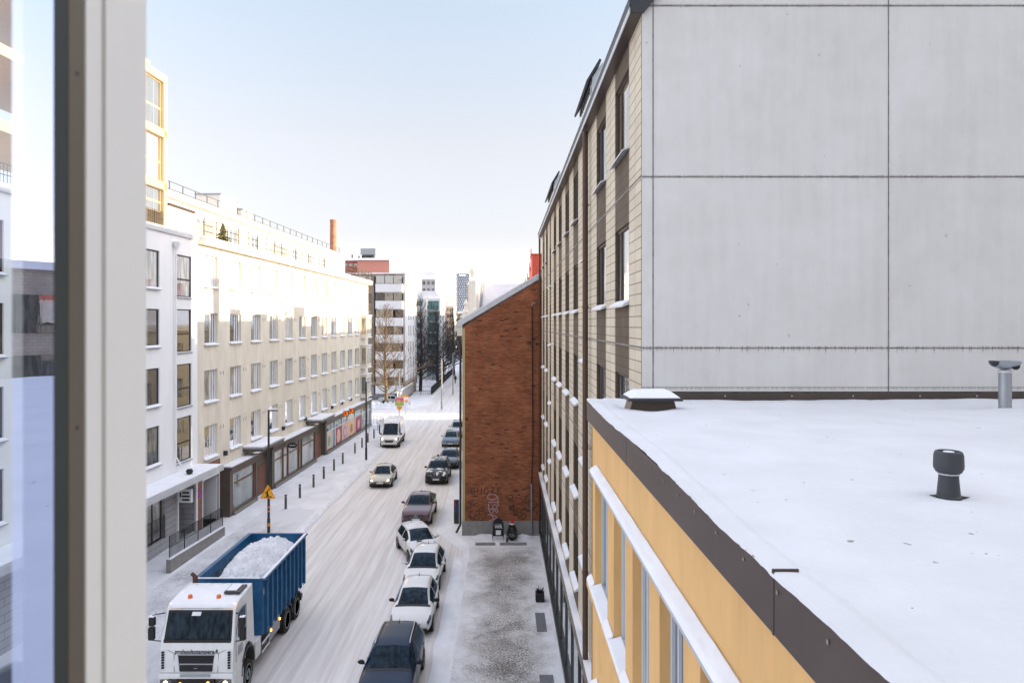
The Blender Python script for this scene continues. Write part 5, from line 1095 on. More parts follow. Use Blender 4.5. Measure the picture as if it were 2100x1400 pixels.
# ------------------------------------------------------------------ cars
def pchip(xs, ys):
    n = len(xs); h = [xs[i + 1] - xs[i] for i in range(n - 1)]; d = [(ys[i + 1] - ys[i]) / h[i] for i in range(n - 1)]; m = [0] * n
    for i in range(1, n - 1):
        if d[i - 1] * d[i] > 0:
            w1, w2 = 2 * h[i] + h[i - 1], h[i] + 2 * h[i - 1]; m[i] = (w1 + w2) / (w1 / d[i - 1] + w2 / d[i])
    m[0], m[-1] = d[0], d[-1]
    def f(x):
        x = max(xs[0], min(xs[-1], x)); i = 0
        while i < n - 2 and x > xs[i + 1]: i += 1
        t = (x - xs[i]) / h[i]
        return (1 + 2 * t) * (1 - t) ** 2 * ys[i] + t * (1 - t) ** 2 * h[i] * m[i] + t * t * (3 - 2 * t) * ys[i + 1] + t * t * (t - 1) * h[i] * m[i + 1]
    return f
CARS = {   # L, half width, rows of (x, top, belt, width factor, top width factor)
 'hatch': dict(L=4.05, W=.875, R=.31, ax=(.80, 3.33), ws=(1.12, 1.92), rg=(3.62, 3.93), sg=(1.35, 3.45), bp=(2.28, 2.36),
   k=[(0, .60, .56, .76, .60), (.05, .68, .64, .84, .68), (.18, .76, .72, .91, .76), (.45, .86, .82, .97, .80), (.80, .93, .88, 1, .82), (1.12, .99, .92, 1, .80), (1.5, 1.24, .93, 1, .72), (1.92, 1.42, .94, 1, .67), (2.4, 1.47, .95, 1, .66), (3.0, 1.46, .96, 1, .65), (3.62, 1.38, .98, .98, .61), (3.93, 1.06, 1.0, .92, .66), (4.0, .92, .88, .88, .7), (4.05, .70, .66, .82, .66)]),
 'sedan': dict(L=4.65, W=.88, R=.32, ax=(.92, 3.62), ws=(1.38, 2.12), rg=(3.42, 3.95), sg=(1.62, 3.62), bp=(2.62, 2.70),
   k=[(0, .56, .52, .74, .58), (.05, .64, .60, .83, .66), (.2, .72, .68, .92, .76), (.5, .81, .78, .97, .82), (.95, .88, .84, 1, .83), (1.38, .93, .88, 1, .80), (1.75, 1.20, .90, 1, .70), (2.12, 1.39, .91, 1, .64), (2.6, 1.45, .92, 1, .63), (3.1, 1.43, .93, 1, .62), (3.42, 1.36, .94, 1, .62), (3.95, 1.06, .95, .98, .74), (4.35, 1.03, .96, .94, .78), (4.6, .95, .90, .90, .76), (4.65, .70, .66, .84, .7)]),
 'suv': dict(L=4.65, W=.93, R=.36, ax=(.90, 3.65), ws=(1.30, 2.02), rg=(4.12, 4.45), sg=(1.52, 4.02), bp=(2.55, 2.64),
   k=[(0, .78, .72, .80, .64), (.05, .88, .82, .87, .72), (.2, .98, .93, .94, .80), (.5, 1.05, 1.0, .98, .82), (.9, 1.09, 1.03, 1, .83), (1.30, 1.13, 1.05, 1, .80), (1.66, 1.40, 1.06, 1, .73), (2.02, 1.60, 1.07, 1, .69), (2.6, 1.67, 1.08, 1, .68), (3.4, 1.66, 1.10, 1, .67), (4.12, 1.60, 1.12, .98, .64), (4.45, 1.22, 1.14, .94, .68), (4.6, 1.02, .97, .90, .7), (4.65, .75, .70, .85, .68)]),
 'coupe': dict(L=4.75, W=.95, R=.37, ax=(.90, 3.75), ws=(1.38, 2.15), rg=(3.55, 4.40), sg=(1.62, 4.0), bp=(2.66, 2.74),
   k=[(0, .76, .70, .80, .64), (.05, .86, .80, .87, .72), (.2, .96, .91, .94, .80), (.5, 1.03, .98, .98, .82), (.95, 1.08, 1.02, 1, .83), (1.38, 1.12, 1.04, 1, .80), (1.75, 1.36, 1.05, 1, .72), (2.15, 1.54, 1.06, 1, .67), (2.6, 1.60, 1.07, 1, .66), (3.1, 1.57, 1.09, 1, .64), (3.55, 1.49, 1.10, 1, .62), (4.40, 1.18, 1.12, .95, .66), (4.65, 1.08, 1.02, .91, .7), (4.75, .8, .74, .85, .68)]),
 'van': dict(L=5.9, W=.99, R=.34, ax=(1.0, 4.65), ws=(1.02, 1.72), rg=(9, 9), sg=(1.25, 2.35), bp=(9, 9),
   k=[(0, .86, .80, .84, .66), (.06, .98, .92, .90, .74), (.3, 1.12, 1.06, .96, .80), (.65, 1.22, 1.14, 1, .82), (1.02, 1.34, 1.20, 1, .82), (1.4, 1.92, 1.22, 1, .80), (1.72, 2.34, 1.24, 1, .78), (2.1, 2.58, 1.25, 1, .78), (2.6, 2.64, 1.25, 1, .80), (4.5, 2.64, 1.25, 1, .80), (5.8, 2.62, 1.25, 1, .80), (5.88, 2.56, 1.22, .98, .78), (5.9, 2.4, 1.15, .97, .76)]),
}
def make_car(name, cat, label, kind, body, x, y, yaw=0., group=None, W=None, lower=None, hood=None, lights=False, snow=None, rails=False, emblem=None, glass='car_glass', lampc='lamp_glass', roof=None, cladding=None):
    P = CARS[kind]; L = P['L']; W = W or P['W']; xs = [k[0] for k in P['k']]
    ft, fb, fw, fr = (pchip(xs, [k[j] for k in P['k']]) for j in (1, 2, 3, 4))
    o = thing(name, label, cat, (x, y, .0), yaw, group)
    Y0 = -L * .5                                          # front at local -y
    st = set()
    for a, b in zip(xs, xs[1:]):
        n = max(1, int((b - a) / .13)); st |= {round(a + (b - a) * i / n, 4) for i in range(n + 1)}
    for q in P['ws'] + P['rg'] + P['sg'] + P['bp'] + (.10, .30, .42): 
        if q < L: st.add(q)
    st = sorted(st)
    def ring(s):
        zt, zb, w = ft(s), fb(s), W * fw(s)
        wr = min(W * fr(s), w - .03); e = min(s, L - s)
        zf = .24 + .06 * max(0, 1 - e / .4); cr = .05 if zt - zb > .2 else .03
        zr = max(zt - cr, zb + .012)
        wb = w * .955
        pts = [(0, zf), (.8 * w, zf), (.93 * w, zf + .04), (w * .985, zf + .16), (w * 1.0, (zf + zb) / 2 + .02), (w * .992, zb - .12), (w * .975, zb - .04), (wb, zb)]
        for t in (.2, .5, .85): pts.append((wb + (wr - wb) * t + .015 * math.sin(math.pi * t), zb + (zr - zb) * t))
        pts.append((wr, zr)); wi = wr - .05; pts.append((wi, zr + cr * .35))
        for q in (.75, .5, .25, 0): pts.append((wi * q, zr + cr * .35 + (zt - zr - cr * .35) * (1 - q * q)))
        return pts
    rings = [ring(s) for s in st]; m = len(rings[0])
    full = []
    for s, r in zip(st, rings):
        full.append([Vector((p[0], Y0 + s, p[1])) for p in r] + [Vector((-p[0], Y0 + s, p[1])) for p in r[-2:0:-1]])
    M2 = len(full[0])
    seg = lambda j: j if j < m - 1 else M2 - 1 - j        # mirrored ring segment
    def cls(i, j):
        s = (st[i] + st[i + 1]) / 2; g = seg(j)
        if g >= 12 and P['ws'][0] < s < P['ws'][1]: return 'ws'
        if g >= 12 and P['rg'][0] < s < P['rg'][1]: return 'rg'
        if 7 <= g <= 9 and P['sg'][0] < s < P['sg'][1] and not (P['bp'][0] < s < P['bp'][1]): return 'sg'
        if s < .40 and g in (5, 6, 7, 8) and s > .06: return 'hl'
        if g <= 2: return 'lo'
        if g >= 11 and s > P['ws'][1]: return 'rf'
        if g >= 7 and s < P['ws'][0]: return 'hd'
        if P['ws'][0] <= s: return 'bo'
        return 'bf'
    nrm = [[None] * M2 for _ in full]
    for i in range(len(full)):
        for j in range(M2):
            a = full[min(i + 1, len(full) - 1)][j] - full[max(i - 1, 0)][j]; b = full[i][(j + 1) % M2] - full[i][j - 1]
            n = a.cross(b); nrm[i][j] = n.normalized() if n.length > 1e-6 else Vector((0, 0, 1))
    if nrm[len(full) // 2][m - 1].z < 0:
        for r in nrm:
            for j in range(M2): r[j] = -r[j]
    def extract(pred, name, mt, parent, off=0., solid=False, ends=False):
        mb = MB(); ix = {}
        def V(i, j):
            j %= M2
            if (i, j) not in ix: ix[(i, j)] = len(mb.v); mb.v.append(tuple(full[i][j] + nrm[i][j] * off))
            return ix[(i, j)]
        for i in range(len(full) - 1):
            for j in range(M2):
                if pred(i, j): mb.f.append((V(i, j), V(i, j + 1), V(i + 1, j + 1), V(i + 1, j))); mb.m.append(0)
        if not mb.f: return None
        if ends:
            mb.f.append(tuple(V(0, j) for j in range(M2))); mb.f.append(tuple(V(len(full) - 1, j) for j in range(M2))[::-1]); mb.m += [0, 0]
        ob = mb.build(name, mt, parent, smooth=True)
        return ob
    gl = {'ws', 'rg', 'sg'}
    lowm = lower or body
    bd = extract(lambda i, j: cls(i, j) in ('bo', 'hd', 'rf', 'bf', 'lo', 'hl'), 'body', body, o, ends=True)
    if hood: extract(lambda i, j: cls(i, j) == 'hd', 'bonnet', hood, o, .004)
    if roof: extract(lambda i, j: cls(i, j) == 'rf', 'roof', roof, o, .004)
    if cladding: extract(lambda i, j: seg(j) in (2, 3), 'side_cladding', cladding, o, .006)
    extract(lambda i, j: cls(i, j) == 'ws', 'windscreen', glass, o); extract(lambda i, j: cls(i, j) == 'rg', 'rear_window', glass, o)
    extract(lambda i, j: cls(i, j) == 'sg' and j < m, 'side_window', glass, o); extract(lambda i, j: cls(i, j) == 'sg' and j >= m, 'side_window', glass, o)
    # cowl
    extract(lambda i, j: seg(j) >= 10 and P['ws'][0] - .11 < (st[i] + st[i + 1]) / 2 < P['ws'][0], 'wiper_cowl', 'black', o, .004)
    for side in (0, 1):
        h = extract(lambda i, j: cls(i, j) == 'hl' and ((j < m) == (side == 0)), 'headlight', lampc, o, .008)
        if lights and h:
            sx = 1 if side == 0 else -1; zf_ = fb(.2) - .06
            MB().lathe([(.0, .02), (.06, .01), (.075, -.02), (.0, -.05)], (sx * W * .72, Y0 + .08, zf_), 12, 'y').build('lamp', 'lamp_on', h, smooth=True)
    big = kind in ('suv', 'coupe', 'van')
    zh = ft(.02); gz0 = zh - (.30 if big else .20)
    fx = W * .50
    g = MB().hexa([(-fx * .8, Y0 - .012, gz0), (fx * .8, Y0 - .012, gz0), (fx * .8, Y0 + .2, gz0), (-fx * .8, Y0 + .2, gz0)], [(-fx, Y0 - .004, zh - .04), (fx, Y0 - .004, zh - .04), (fx, Y0 + .2, zh - .04), (-fx, Y0 + .2, zh - .04)]).build('grille', 'black', o, bevel=.01)
    if big or emblem:
        mb = MB()
        for q in range(3): z = gz0 + .05 + q * (zh - .06 - gz0) / 3.2; mb.box(-fx * .85, fx * .85, Y0 - .02, Y0 - .010, z, z + .012)
        mb.build('grille_bars', 'greymetal', g)
    if emblem == 'star':
        e = MB(); c = Vector((0, Y0 - .03, (gz0 + zh) / 2)); pts = [c + Vector((.10 * math.cos(t * math.pi / 10), 0, .10 * math.sin(t * math.pi / 10))) for t in range(21)]; e.tube(pts, .010, 5)
        for t in (90, 210, 330): e.tube([c, c + Vector((.10 * math.cos(R(t)), 0, .10 * math.sin(R(t))))], .010, 4)
        e.build('emblem', 'flashing', g)
    elif emblem: MB().lathe([(.055, Y0 - .028), (.055, Y0 - .014)], (0, 0, zh - .03), 14, 'y').build('emblem', 'flashing', g)
    MB().box(-fx * 1.25, fx * 1.25, Y0 - .006, Y0 + .2, .30, .40).build('lower_grille', 'black', o, bevel=.01)
    MB().box(-.26, .26, Y0 - .03, Y0 - .014, .42 if big else .405, .53 if big else .515).build('number_plate', 'plate', o, bevel=.004)
    for side in (1, -1):
        MB().box(side * W * .62, side * W * .80, Y0 + .0, Y0 + .12, .33, .42).build('fog_lamp_bezel', 'black', o)
        zb = fb(P['ws'][0] + .35); ym = Y0 + P['ws'][0] + .42
        mm = MB().lathe([(.0, -.045), (.075, -.04), (.10, 0), (.085, .05), (.0, .06)], (0, 0, 0), 12, 'y').build('wing_mirror', 'black' if lower or cat == 'van' or body == 'car_navy' else body, o, (side * (W + .09), ym, zb + .08), smooth=True); mm.scale = (1.25, 1.1, .8)
        MB().box(-.10 if side > 0 else .02, -.02 if side > 0 else .10, -.02, .03, -.09, -.03).build('mirror_foot', 'black', mm)
    Rw = P['R']
    for a in P['ax']:
        ww = W * min(fw(a), 1)
        for side in (1, -1):
            wl = MB().lathe([(Rw - .09, -.10), (Rw - .02, -.105), (Rw, -.08), (Rw, .08), (Rw - .02, .105), (Rw - .09, .10)], (0, 0, 0), 24, 'x').build('wheel', 'tyre', o, (side * (ww - .105 + .02), Y0 + a, Rw + .005), smooth=True)
            mb = MB(); mb.lathe([(Rw - .085, side * .085), (Rw - .095, side * .108), (Rw - .12, side * .105), (Rw - .13, side * .07), (.0, side * .07)], n=20, axis='x')
            for q in range(5):
                an = q * 2 * math.pi / 5; mb.tube([(side * .10, .03 * math.cos(an), .03 * math.sin(an)), (side * .10, (Rw - .11) * math.cos(an), (Rw - .11) * math.sin(an))], [.035, .022], 5)
            mb.build('rim', 'rim', wl)
            # wheel arch: dark crescent just proud of the side
            mb = MB(); n = 16; Ra = Rw + .065
            x1 = side * (ww + .004); vs = []
            for q in range(n + 1):
                an = math.pi * q / n - 0.0; vs += [(x1, Y0 + a + Ra * math.cos(an), Rw + Ra * math.sin(an)), (x1 - side * .004, Y0 + a + (Rw - .02) * math.cos(an), Rw + (Rw - .02) * math.sin(an)), (side * (ww - .2), Y0 + a + Ra * math.cos(an), Rw + Ra * math.sin(an))]
            fs = []
            for q in range(n):
                k = q * 3; fs += [(k, k + 1, k + 4, k + 3), (k, k + 3, k + 5, k + 2)]
            mb.add(vs, fs); mb.build('wheel_arch', 'black', o)
    # door seams, handles and belt line
    mb = MB()
    for side in (1, -1):
        for s in ([P['sg'][0] + .02, P['bp'][0] + .03] + ([P['sg'][1] - .45] if kind != 'van' else [])):
            i = min(range(len(st)), key=lambda q: abs(st[q] - s)); pts = [full[i][j if side > 0 else M2 - j] + nrm[i][j if side > 0 else M2 - j] * .001 for j in (3, 4, 5, 6, 7)]
            mb.tube(pts, .005, 4)
    mb.build('door_seam', 'black', o)
    for side in (1, -1):
        for s in (P['bp'][0] - .22, P['sg'][1] - .55):
            if s < 9 and s < L: MB().box(side * (W * .985), side * (W * 1.012), Y0 + s, Y0 + s + .17, fb(s) - .13, fb(s) - .10).build('door_handle', body, o)
    mb = MB()
    for (a, b) in ((-.55, .05), (.0, .6)):
        s0 = P['ws'][0] + .02; mb.tube([(a * W, Y0 + s0, ft(s0) + .02 - .03 * abs(a)), (b * W, Y0 + s0 + .10, ft(s0 + .1) + .012)], .008, 4)
    mb.build('wiper', 'black', o)
    MB().hexa([(-.05, Y0 + P['ws'][1] - .12, ft(P['ws'][1]) - .08), (.05, Y0 + P['ws'][1] - .12, ft(P['ws'][1]) - .08), (.05, Y0 + P['ws'][1], ft(P['ws'][1]) - .06), (-.05, Y0 + P['ws'][1], ft(P['ws'][1]) - .06)], [(-.04, Y0 + P['ws'][1] - .10, ft(P['ws'][1]) - .02), (.04, Y0 + P['ws'][1] - .10, ft(P['ws'][1]) - .02), (.04, Y0 + P['ws'][1], ft(P['ws'][1]) - .005), (-.04, Y0 + P['ws'][1], ft(P['ws'][1]) - .005)])
    if kind != 'van':
        s = P['rg'][0] - .25; MB().tube([(0, Y0 + s, ft(s)), (0, Y0 + s + .10, ft(s) + .10)], [.02, .006], 6).build('antenna', 'black', o)
    if rails:
        for side in (1, -1):
            pts = []
            for t in range(9): s = P['ws'][1] + .12 + (P['rg'][0] - .2 - P['ws'][1]) * t / 8; pts.append((side * (W * fr(s) - .03), Y0 + s, ft(s) + (.0 if t in (0, 8) else .035)))
            MB().tube(pts, .018, 6).build('roof_rail', 'flashing', o)
    MB().box(-W * .85, W * .85, Y0 + .35, Y0 + L - .35, .17, .26).build('underbody', 'black', o)
    if snow:
        extract(lambda i, j: cls(i, j) in snow[0] and (seg(j) >= 9), 'snow_cover', snow[1], o, snow[2])
    return o
paints = dict(gold=(.42, .38, .30), white=(.70, .70, .70), vanwhite=(.66, .65, .62), navy=(.004, .016, .046), darkblue=(.015, .03, .06), blacky=(.012, .013, .016), silver=(.45, .46, .46), mauve=(.10, .05, .062), teal=(.02, .06, .13), red=(.2, .02, .02))
def paint(name, c, metal=0., coat=.8, rough=.35): return mat(name, c, rough, metal, var=.04, vscale=2, coat=coat, spec=.3 if coat < .2 else .5)
for k, c in paints.items(): M['car_' + k] = paint('car paint ' + k, c, .6 if k == 'navy' else .0 if k in ('white', 'vanwhite', 'blacky', 'navy') else .45, .12 if k in ('navy', 'blacky') else .9, .3)
GP = 'vehicles parked along the right kerb'
def at(fx, fy, kind): return fx, fy + CARS[kind]['L'] * .5
make_car('moving_car', 'car', 'silver gold sedan driving towards the viewer in the middle of the street', 'sedan', 'car_gold', *at(-9.62, 56.6, 'sedan'), R(1.5), lights=True, emblem='round')
make_car('delivery_van', 'van', 'white high roofed van driving with headlights on near the crossing', 'van', 'car_vanwhite', *at(-11.75, 74.9, 'van'), R(1), lights=True, cladding='black', snow=(('rf',), 'snow_mostly', .02))
make_car('parked_car', 'car', 'navy black estate with silver roof rails, nearest of the parked row', 'suv', 'car_navy', *at(-3.88, 23.5, 'suv'), 0, GP, rails=True)
make_car('parked_car', 'car', 'white hatchback with black mirrors parked right behind the navy estate', 'hatch', 'car_white', *at(-3.80, 29.7, 'hatch'), 0, GP, emblem='round', lower='black')
make_car('parked_car', 'car', 'clean white hatchback parked between the black mirrored one and the snowy tilted one', 'hatch', 'car_white', *at(-3.90, 34.5, 'hatch'), R(-1), GP, emblem='round')
make_car('parked_car', 'car', 'white compact car covered in snow, standing askew with its nose to the kerb', 'hatch', 'car_white', -4.75, 40.75, R(21), GP, snow=(('hd', 'rf'), 'snow_mostly', .03))
make_car('parked_car', 'car', 'mauve sloping roofed car with a star emblem on its grille', 'coupe', 'car_mauve', *at(-5.5, 46.0, 'coupe'), 0, GP, emblem='star')
make_car('parked_car', 'car', 'black tall car with patches of snow on bonnet and roof', 'suv', 'car_blacky', *at(-5.32, 57.8, 'suv'), 0, GP, snow=(('hd', 'rf'), 'snow_patchy', .015), W=.90, rails=True)
make_car('parked_car', 'car', 'dark blue car parked just behind the snow patched black one', 'hatch', 'car_darkblue', *at(-4.85, 64.0, 'hatch'), 0, GP, W=.9)
make_car('parked_car', 'car', 'silver car with a blue bonnet and roof, parked near the crossing', 'hatch', 'car_silver', *at(-5.47, 75.2, 'hatch'), 0, GP, hood='car_teal', roof='car_teal', lights=False)
make_car('parked_car', 'car', 'grey silver estate, last of the parked row by the brick house', 'suv', 'car_silver', *at(-5.15, 81.5, 'suv'), 0, GP, W=.88, rails=True)
make_car('parked_car', 'car', 'pale grey car parked crosswise under the bare tree at the block', 'sedan', 'car_silver', -17.5, 116.5, R(90))
make_car('parked_car', 'car', 'dark red car parked far off at the right edge of the far street', 'hatch', 'car_red', *at(-5.9, 137, 'hatch'), 0)

# ------------------------------------------------------------------ truck
TX, TY = -10.2, 24.2
K = thing('truck', 'white cabbed tipper truck with a blue skip body loaded with snow', 'truck', (TX, TY, 0))
# cab body: side profile (y back from the bumper, z)
cab = MB(); CW = 1.23
prof = [(.10, .95), (.08, 1.30), (.16, 1.92), (.22, 2.02), (.50, 2.92), (.72, 3.10), (1.2, 3.2), (2.15, 3.38), (2.22, 3.30), (2.22, 1.0), (2.05, .95), (1.95, 1.15), (1.6, 1.38), (1.25, 1.30), (1.0, .95)]
def cabx(z): return CW - .0 - max(0, z - 2.0) * .06
vs = [(-cabx(z), y, z) for y, z in prof] + [(cabx(z), y, z) for y, z in prof]; n = len(prof)
fs = [tuple(range(n)), tuple(range(2 * n - 1, n - 1, -1))] + [(i, i + n, (i + 1) % n + n, (i + 1) % n) for i in range(n)]
cab.add(vs, fs).build('cab', 'truckwhite', K, bevel=.05, seg=4)
w = MB().hexa([(-1.13, .205, 2.0), (1.13, .205, 2.0), (1.13, .24, 2.0), (-1.13, .24, 2.0)], [(-1.08, .47, 2.90), (1.08, .47, 2.90), (1.08, .52, 2.90), (-1.08, .52, 2.90)]).build('windscreen_surround', 'black', K, bevel=.02)
MB().hexa([(-1.06, .196, 2.05), (1.06, .196, 2.05), (1.06, .215, 2.05), (-1.06, .215, 2.05)], [(-1.01, .438, 2.83), (1.01, .438, 2.83), (1.01, .46, 2.83), (-1.01, .46, 2.83)]).build('windscreen', 'car_glass', K, bevel=.01)
MB().add([(-.28, .40, 2.74), (.02, .40, 2.74), (.04, .44, 2.86), (-.26, .44, 2.86)], [(0, 1, 2, 3)]).build('snow_patch', 'snow', K)
mb = MB()
for (a, b) in ((-.95, -.25), (-.15, .55), (.3, 1.0)): mb.tube([(a, .17, 2.04), (b, .155, 2.01)], .012, 5)
mb.build('wiper', 'black', K)
MB().hexa([(-1.12, .165, 1.93), (1.12, .165, 1.93), (1.12, .24, 1.93), (-1.12, .24, 1.93)], [(-1.13, .19, 2.03), (1.13, .19, 2.03), (1.13, .25, 2.03), (-1.13, .25, 2.03)]).build('cowl_panel', 'black', K)
for sx in (1, -1):
    X = sx * (CW + .003)
    d = MB(); d.prism([(.50, 1.98), (.72, 2.72), (1.25, 2.78), (1.25, 1.92), (.8, 1.85)], X - sx * .02, X + sx * -.002 + sx * .004, 'x'); d.build('side_window', 'car_glass', K)
    MB().tube([(X, 1.32, 1.0), (X, 1.32, 2.82), (X, .62, 2.78), (X, .34, 1.95), (X, .36, 1.2)], .008, 4).build('door_seam', 'black', K)
    MB().box(X - .01, X + .03 * sx, 1.12, 1.26, 1.72, 1.77).build('door_handle', 'black', K)
    MB().box(X - sx * .012, X + sx * .01, .55, .95, 1.35, 1.65).build('door_decal', 'greymetal', K)
    # mirrors
    mr = MB().box(sx * 1.42, sx * 1.62, .10, .28, 2.02, 2.45).box(sx * 1.40, sx * 1.60, .10, .27, 2.50, 2.78).build('wing_mirror', 'black', K, bevel=.04, seg=3)
    MB().tube([(sx * 1.2, .45, 2.82), (sx * 1.48, .2, 2.84), (sx * 1.48, .2, 2.0), (sx * 1.2, .36, 1.9)], .022, 6).build('mirror_arm', 'black', mr)
    MB().box(sx * 1.42, sx * 1.60, .11, .26, 2.785, 2.83).build('mirror_snow', 'snow', mr, bevel=.02)
    # marker lamps
    MB().box(sx * 1.0, sx * 1.1, .62, .72, 3.04, 3.09).build('roof_marker', 'amber_on', K)
    # fender and wheel step
    mb = MB(); mb.prism([(.08, .35), (.06, .95), (.95, .97), (1.05, .75), (1.0, .35)], sx * .92, sx * 1.245, 'x'); mb.build('corner_bumper', 'truckwhite', K, bevel=.03, seg=3)
    a = MB()
    for q in range(13):
        an = math.pi * q / 12; a.add([(sx * .95, 1.5 + .66 * math.cos(an), .60 + .66 * math.sin(an)), (sx * 1.26, 1.5 + .66 * math.cos(an), .60 + .66 * math.sin(an)), (sx * 1.26, 1.5 + .60 * math.cos(an), .60 + .60 * math.sin(an)), (sx * .95, 1.5 + .60 * math.cos(an), .60 + .60 * math.sin(an))], [])
        if q: k = (q - 1) * 4; a.f += [(k, k + 1, k + 5, k + 4), (k + 1, k + 2, k + 6, k + 5), (k + 2, k + 3, k + 7, k + 6)]; a.m += [0, 0, 0]
    a.build('mudguard', 'blackplastic', K)
    # headlights in the bumper
    h = MB().box(sx * .78, sx * 1.18, .02, .08, .62, .80).build('headlight', 'lamp_glass', K, bevel=.01)
    MB().lathe([(.06, .012), (.075, .0), (0, -.012)], (sx * (1.0 if sx > 0 else .98), .012, .71), 14, 'y').build('lamp', 'lamp_on', h, smooth=True); MB().lathe([(.045, .012), (.05, .0), (0, -.01)], (sx * .86, .012, .70), 12, 'y').build('lamp', 'darkmetal', h)
MB().box(-1.24, 1.24, .03, .16, .82, .95).box(-.92, .92, .03, .4, .36, .62).build('bumper', 'truckwhite', K, bevel=.03, seg=3)
MB().box(-.62, .62, .025, .16, .62, .82).build('bumper_intake', 'black', K); MB().box(-.5, .5, .0, .03, .88, .95).build('bumper_trim', 'greymetal', K)
MB().lathe([(.045, .02), (.05, .0), (0, -.01)], (-.50, .0, .70), 12, 'y').lathe([(.045, .02), (.05, .0), (0, -.01)], (.42, .0, .72), 12, 'y').build('fog_lamp', 'amber_on', K)
MB().box(-.26, .26, -.012, .01, .44, .56).build('number_plate', 'plate', K)
g = MB().hexa([(-.54, .062, 1.02), (.54, .062, 1.02), (.54, .12, 1.02), (-.54, .12, 1.02)], [(-.60, .075, 1.56), (.60, .075, 1.56), (.60, .14, 1.56), (-.60, .14, 1.56)]).build('grille', 'black', K, bevel=.01)
mb = MB()
for z in (1.08, 1.14, 1.20, 1.34, 1.40, 1.46): mb.box(-.55, .55, .050, .066, z, z + .018)
mb.build('grille_bars', 'darkmetal', g); MB().box(-.58, .58, .046, .068, 1.255, 1.295).box(-.61, .61, .06, .08, 1.56, 1.60).box(-.06, .06, .04, .05, 1.13, 1.15).build('grille_trim', 'greymetal', g)
for sx in (1, -1):
    mb = MB()
    for q in range(7): mb.box(sx * 1.06, sx * 1.14, .045, .10, 1.12 + q * .085, 1.17 + q * .085)
    mb.build('side_vent', 'black', K)
    MB().tube([(sx * .72, .082, 1.0), (sx * .74, .10, 1.62), (sx * 1.0, .14, 1.72)], .007, 4).build('panel_seam', 'darkmetal', K)
text_mesh('lettering', 'prohuoltotampere.fi', .175, 'darkmetal', K, (0, .112, 1.66), (R(90 - 7), 0, 0), .003, .004)
# cab roof snow
def cs(u, v):
    x = -1.14 + 2.28 * u; y = .50 + 1.72 * v; z = 2.93 + .19 * min(1, v / .13) ** .7 + .25 * max(0, v - .1) + .055 * min(1, 8 * u, 8 * (1 - u), 6 * v + .3, 5 * (1 - v)) * (1 + .5 * noise.noise((x * 2, y * 2, 1))) 
    z += .02 + .02 * noise.noise((x * 6, y * 6, 2)); y -= .03 * noise.noise((x * 3.2, 0, 4)) if v < .1 else 0
    return (x, y, z)
MB().grid(cs, 50, 40).build('roof_snow', 'snow', K, smooth=True)
for sx, xx in ((1, .42), (-1, -.56)): MB().lathe([(.08, 0), (.075, .14), (.05, .17)], (xx, .95, 3.22), 14).build('beacon', mat('beacon orange', (.75, .16, .03), .3), K, smooth=True)
MB().box(.5, 1.05, 1.2, 1.95, 3.36, 3.44, mtx=None).build('roof_rack', 'darkmetal', K); MB().box(.55, .9, 1.3, 1.9, 3.445, 3.47).build('rack_snow', 'snow', K)
MB().tube([(-.98, 2.35, 2.4), (-.98, 2.35, 3.62), (-1.10, 2.32, 3.75)], [.09, .09, .07], 10).build('exhaust', 'rust', K, smooth=True)
# the cab stands high on its frame
def lift(z): return z + .24 * max(0, min(1, (z - .3) / .6)) * (1 - .8 * max(0, min(1, (z - 3.05) / .35)))
for c in list(K.children):
    if c.name.split('.')[0] == 'beacon': c.location.z += .10
    if c.name.split('.')[0] in ('exhaust', 'beacon'): continue
    if c.location.z > .1: c.location.z = lift(c.location.z)
    for q_ in [c] + list(c.children):
        if q_.location.z < .1 or q_ is not c:
            for v in q_.data.vertices: v.co.z = lift(v.co.z)
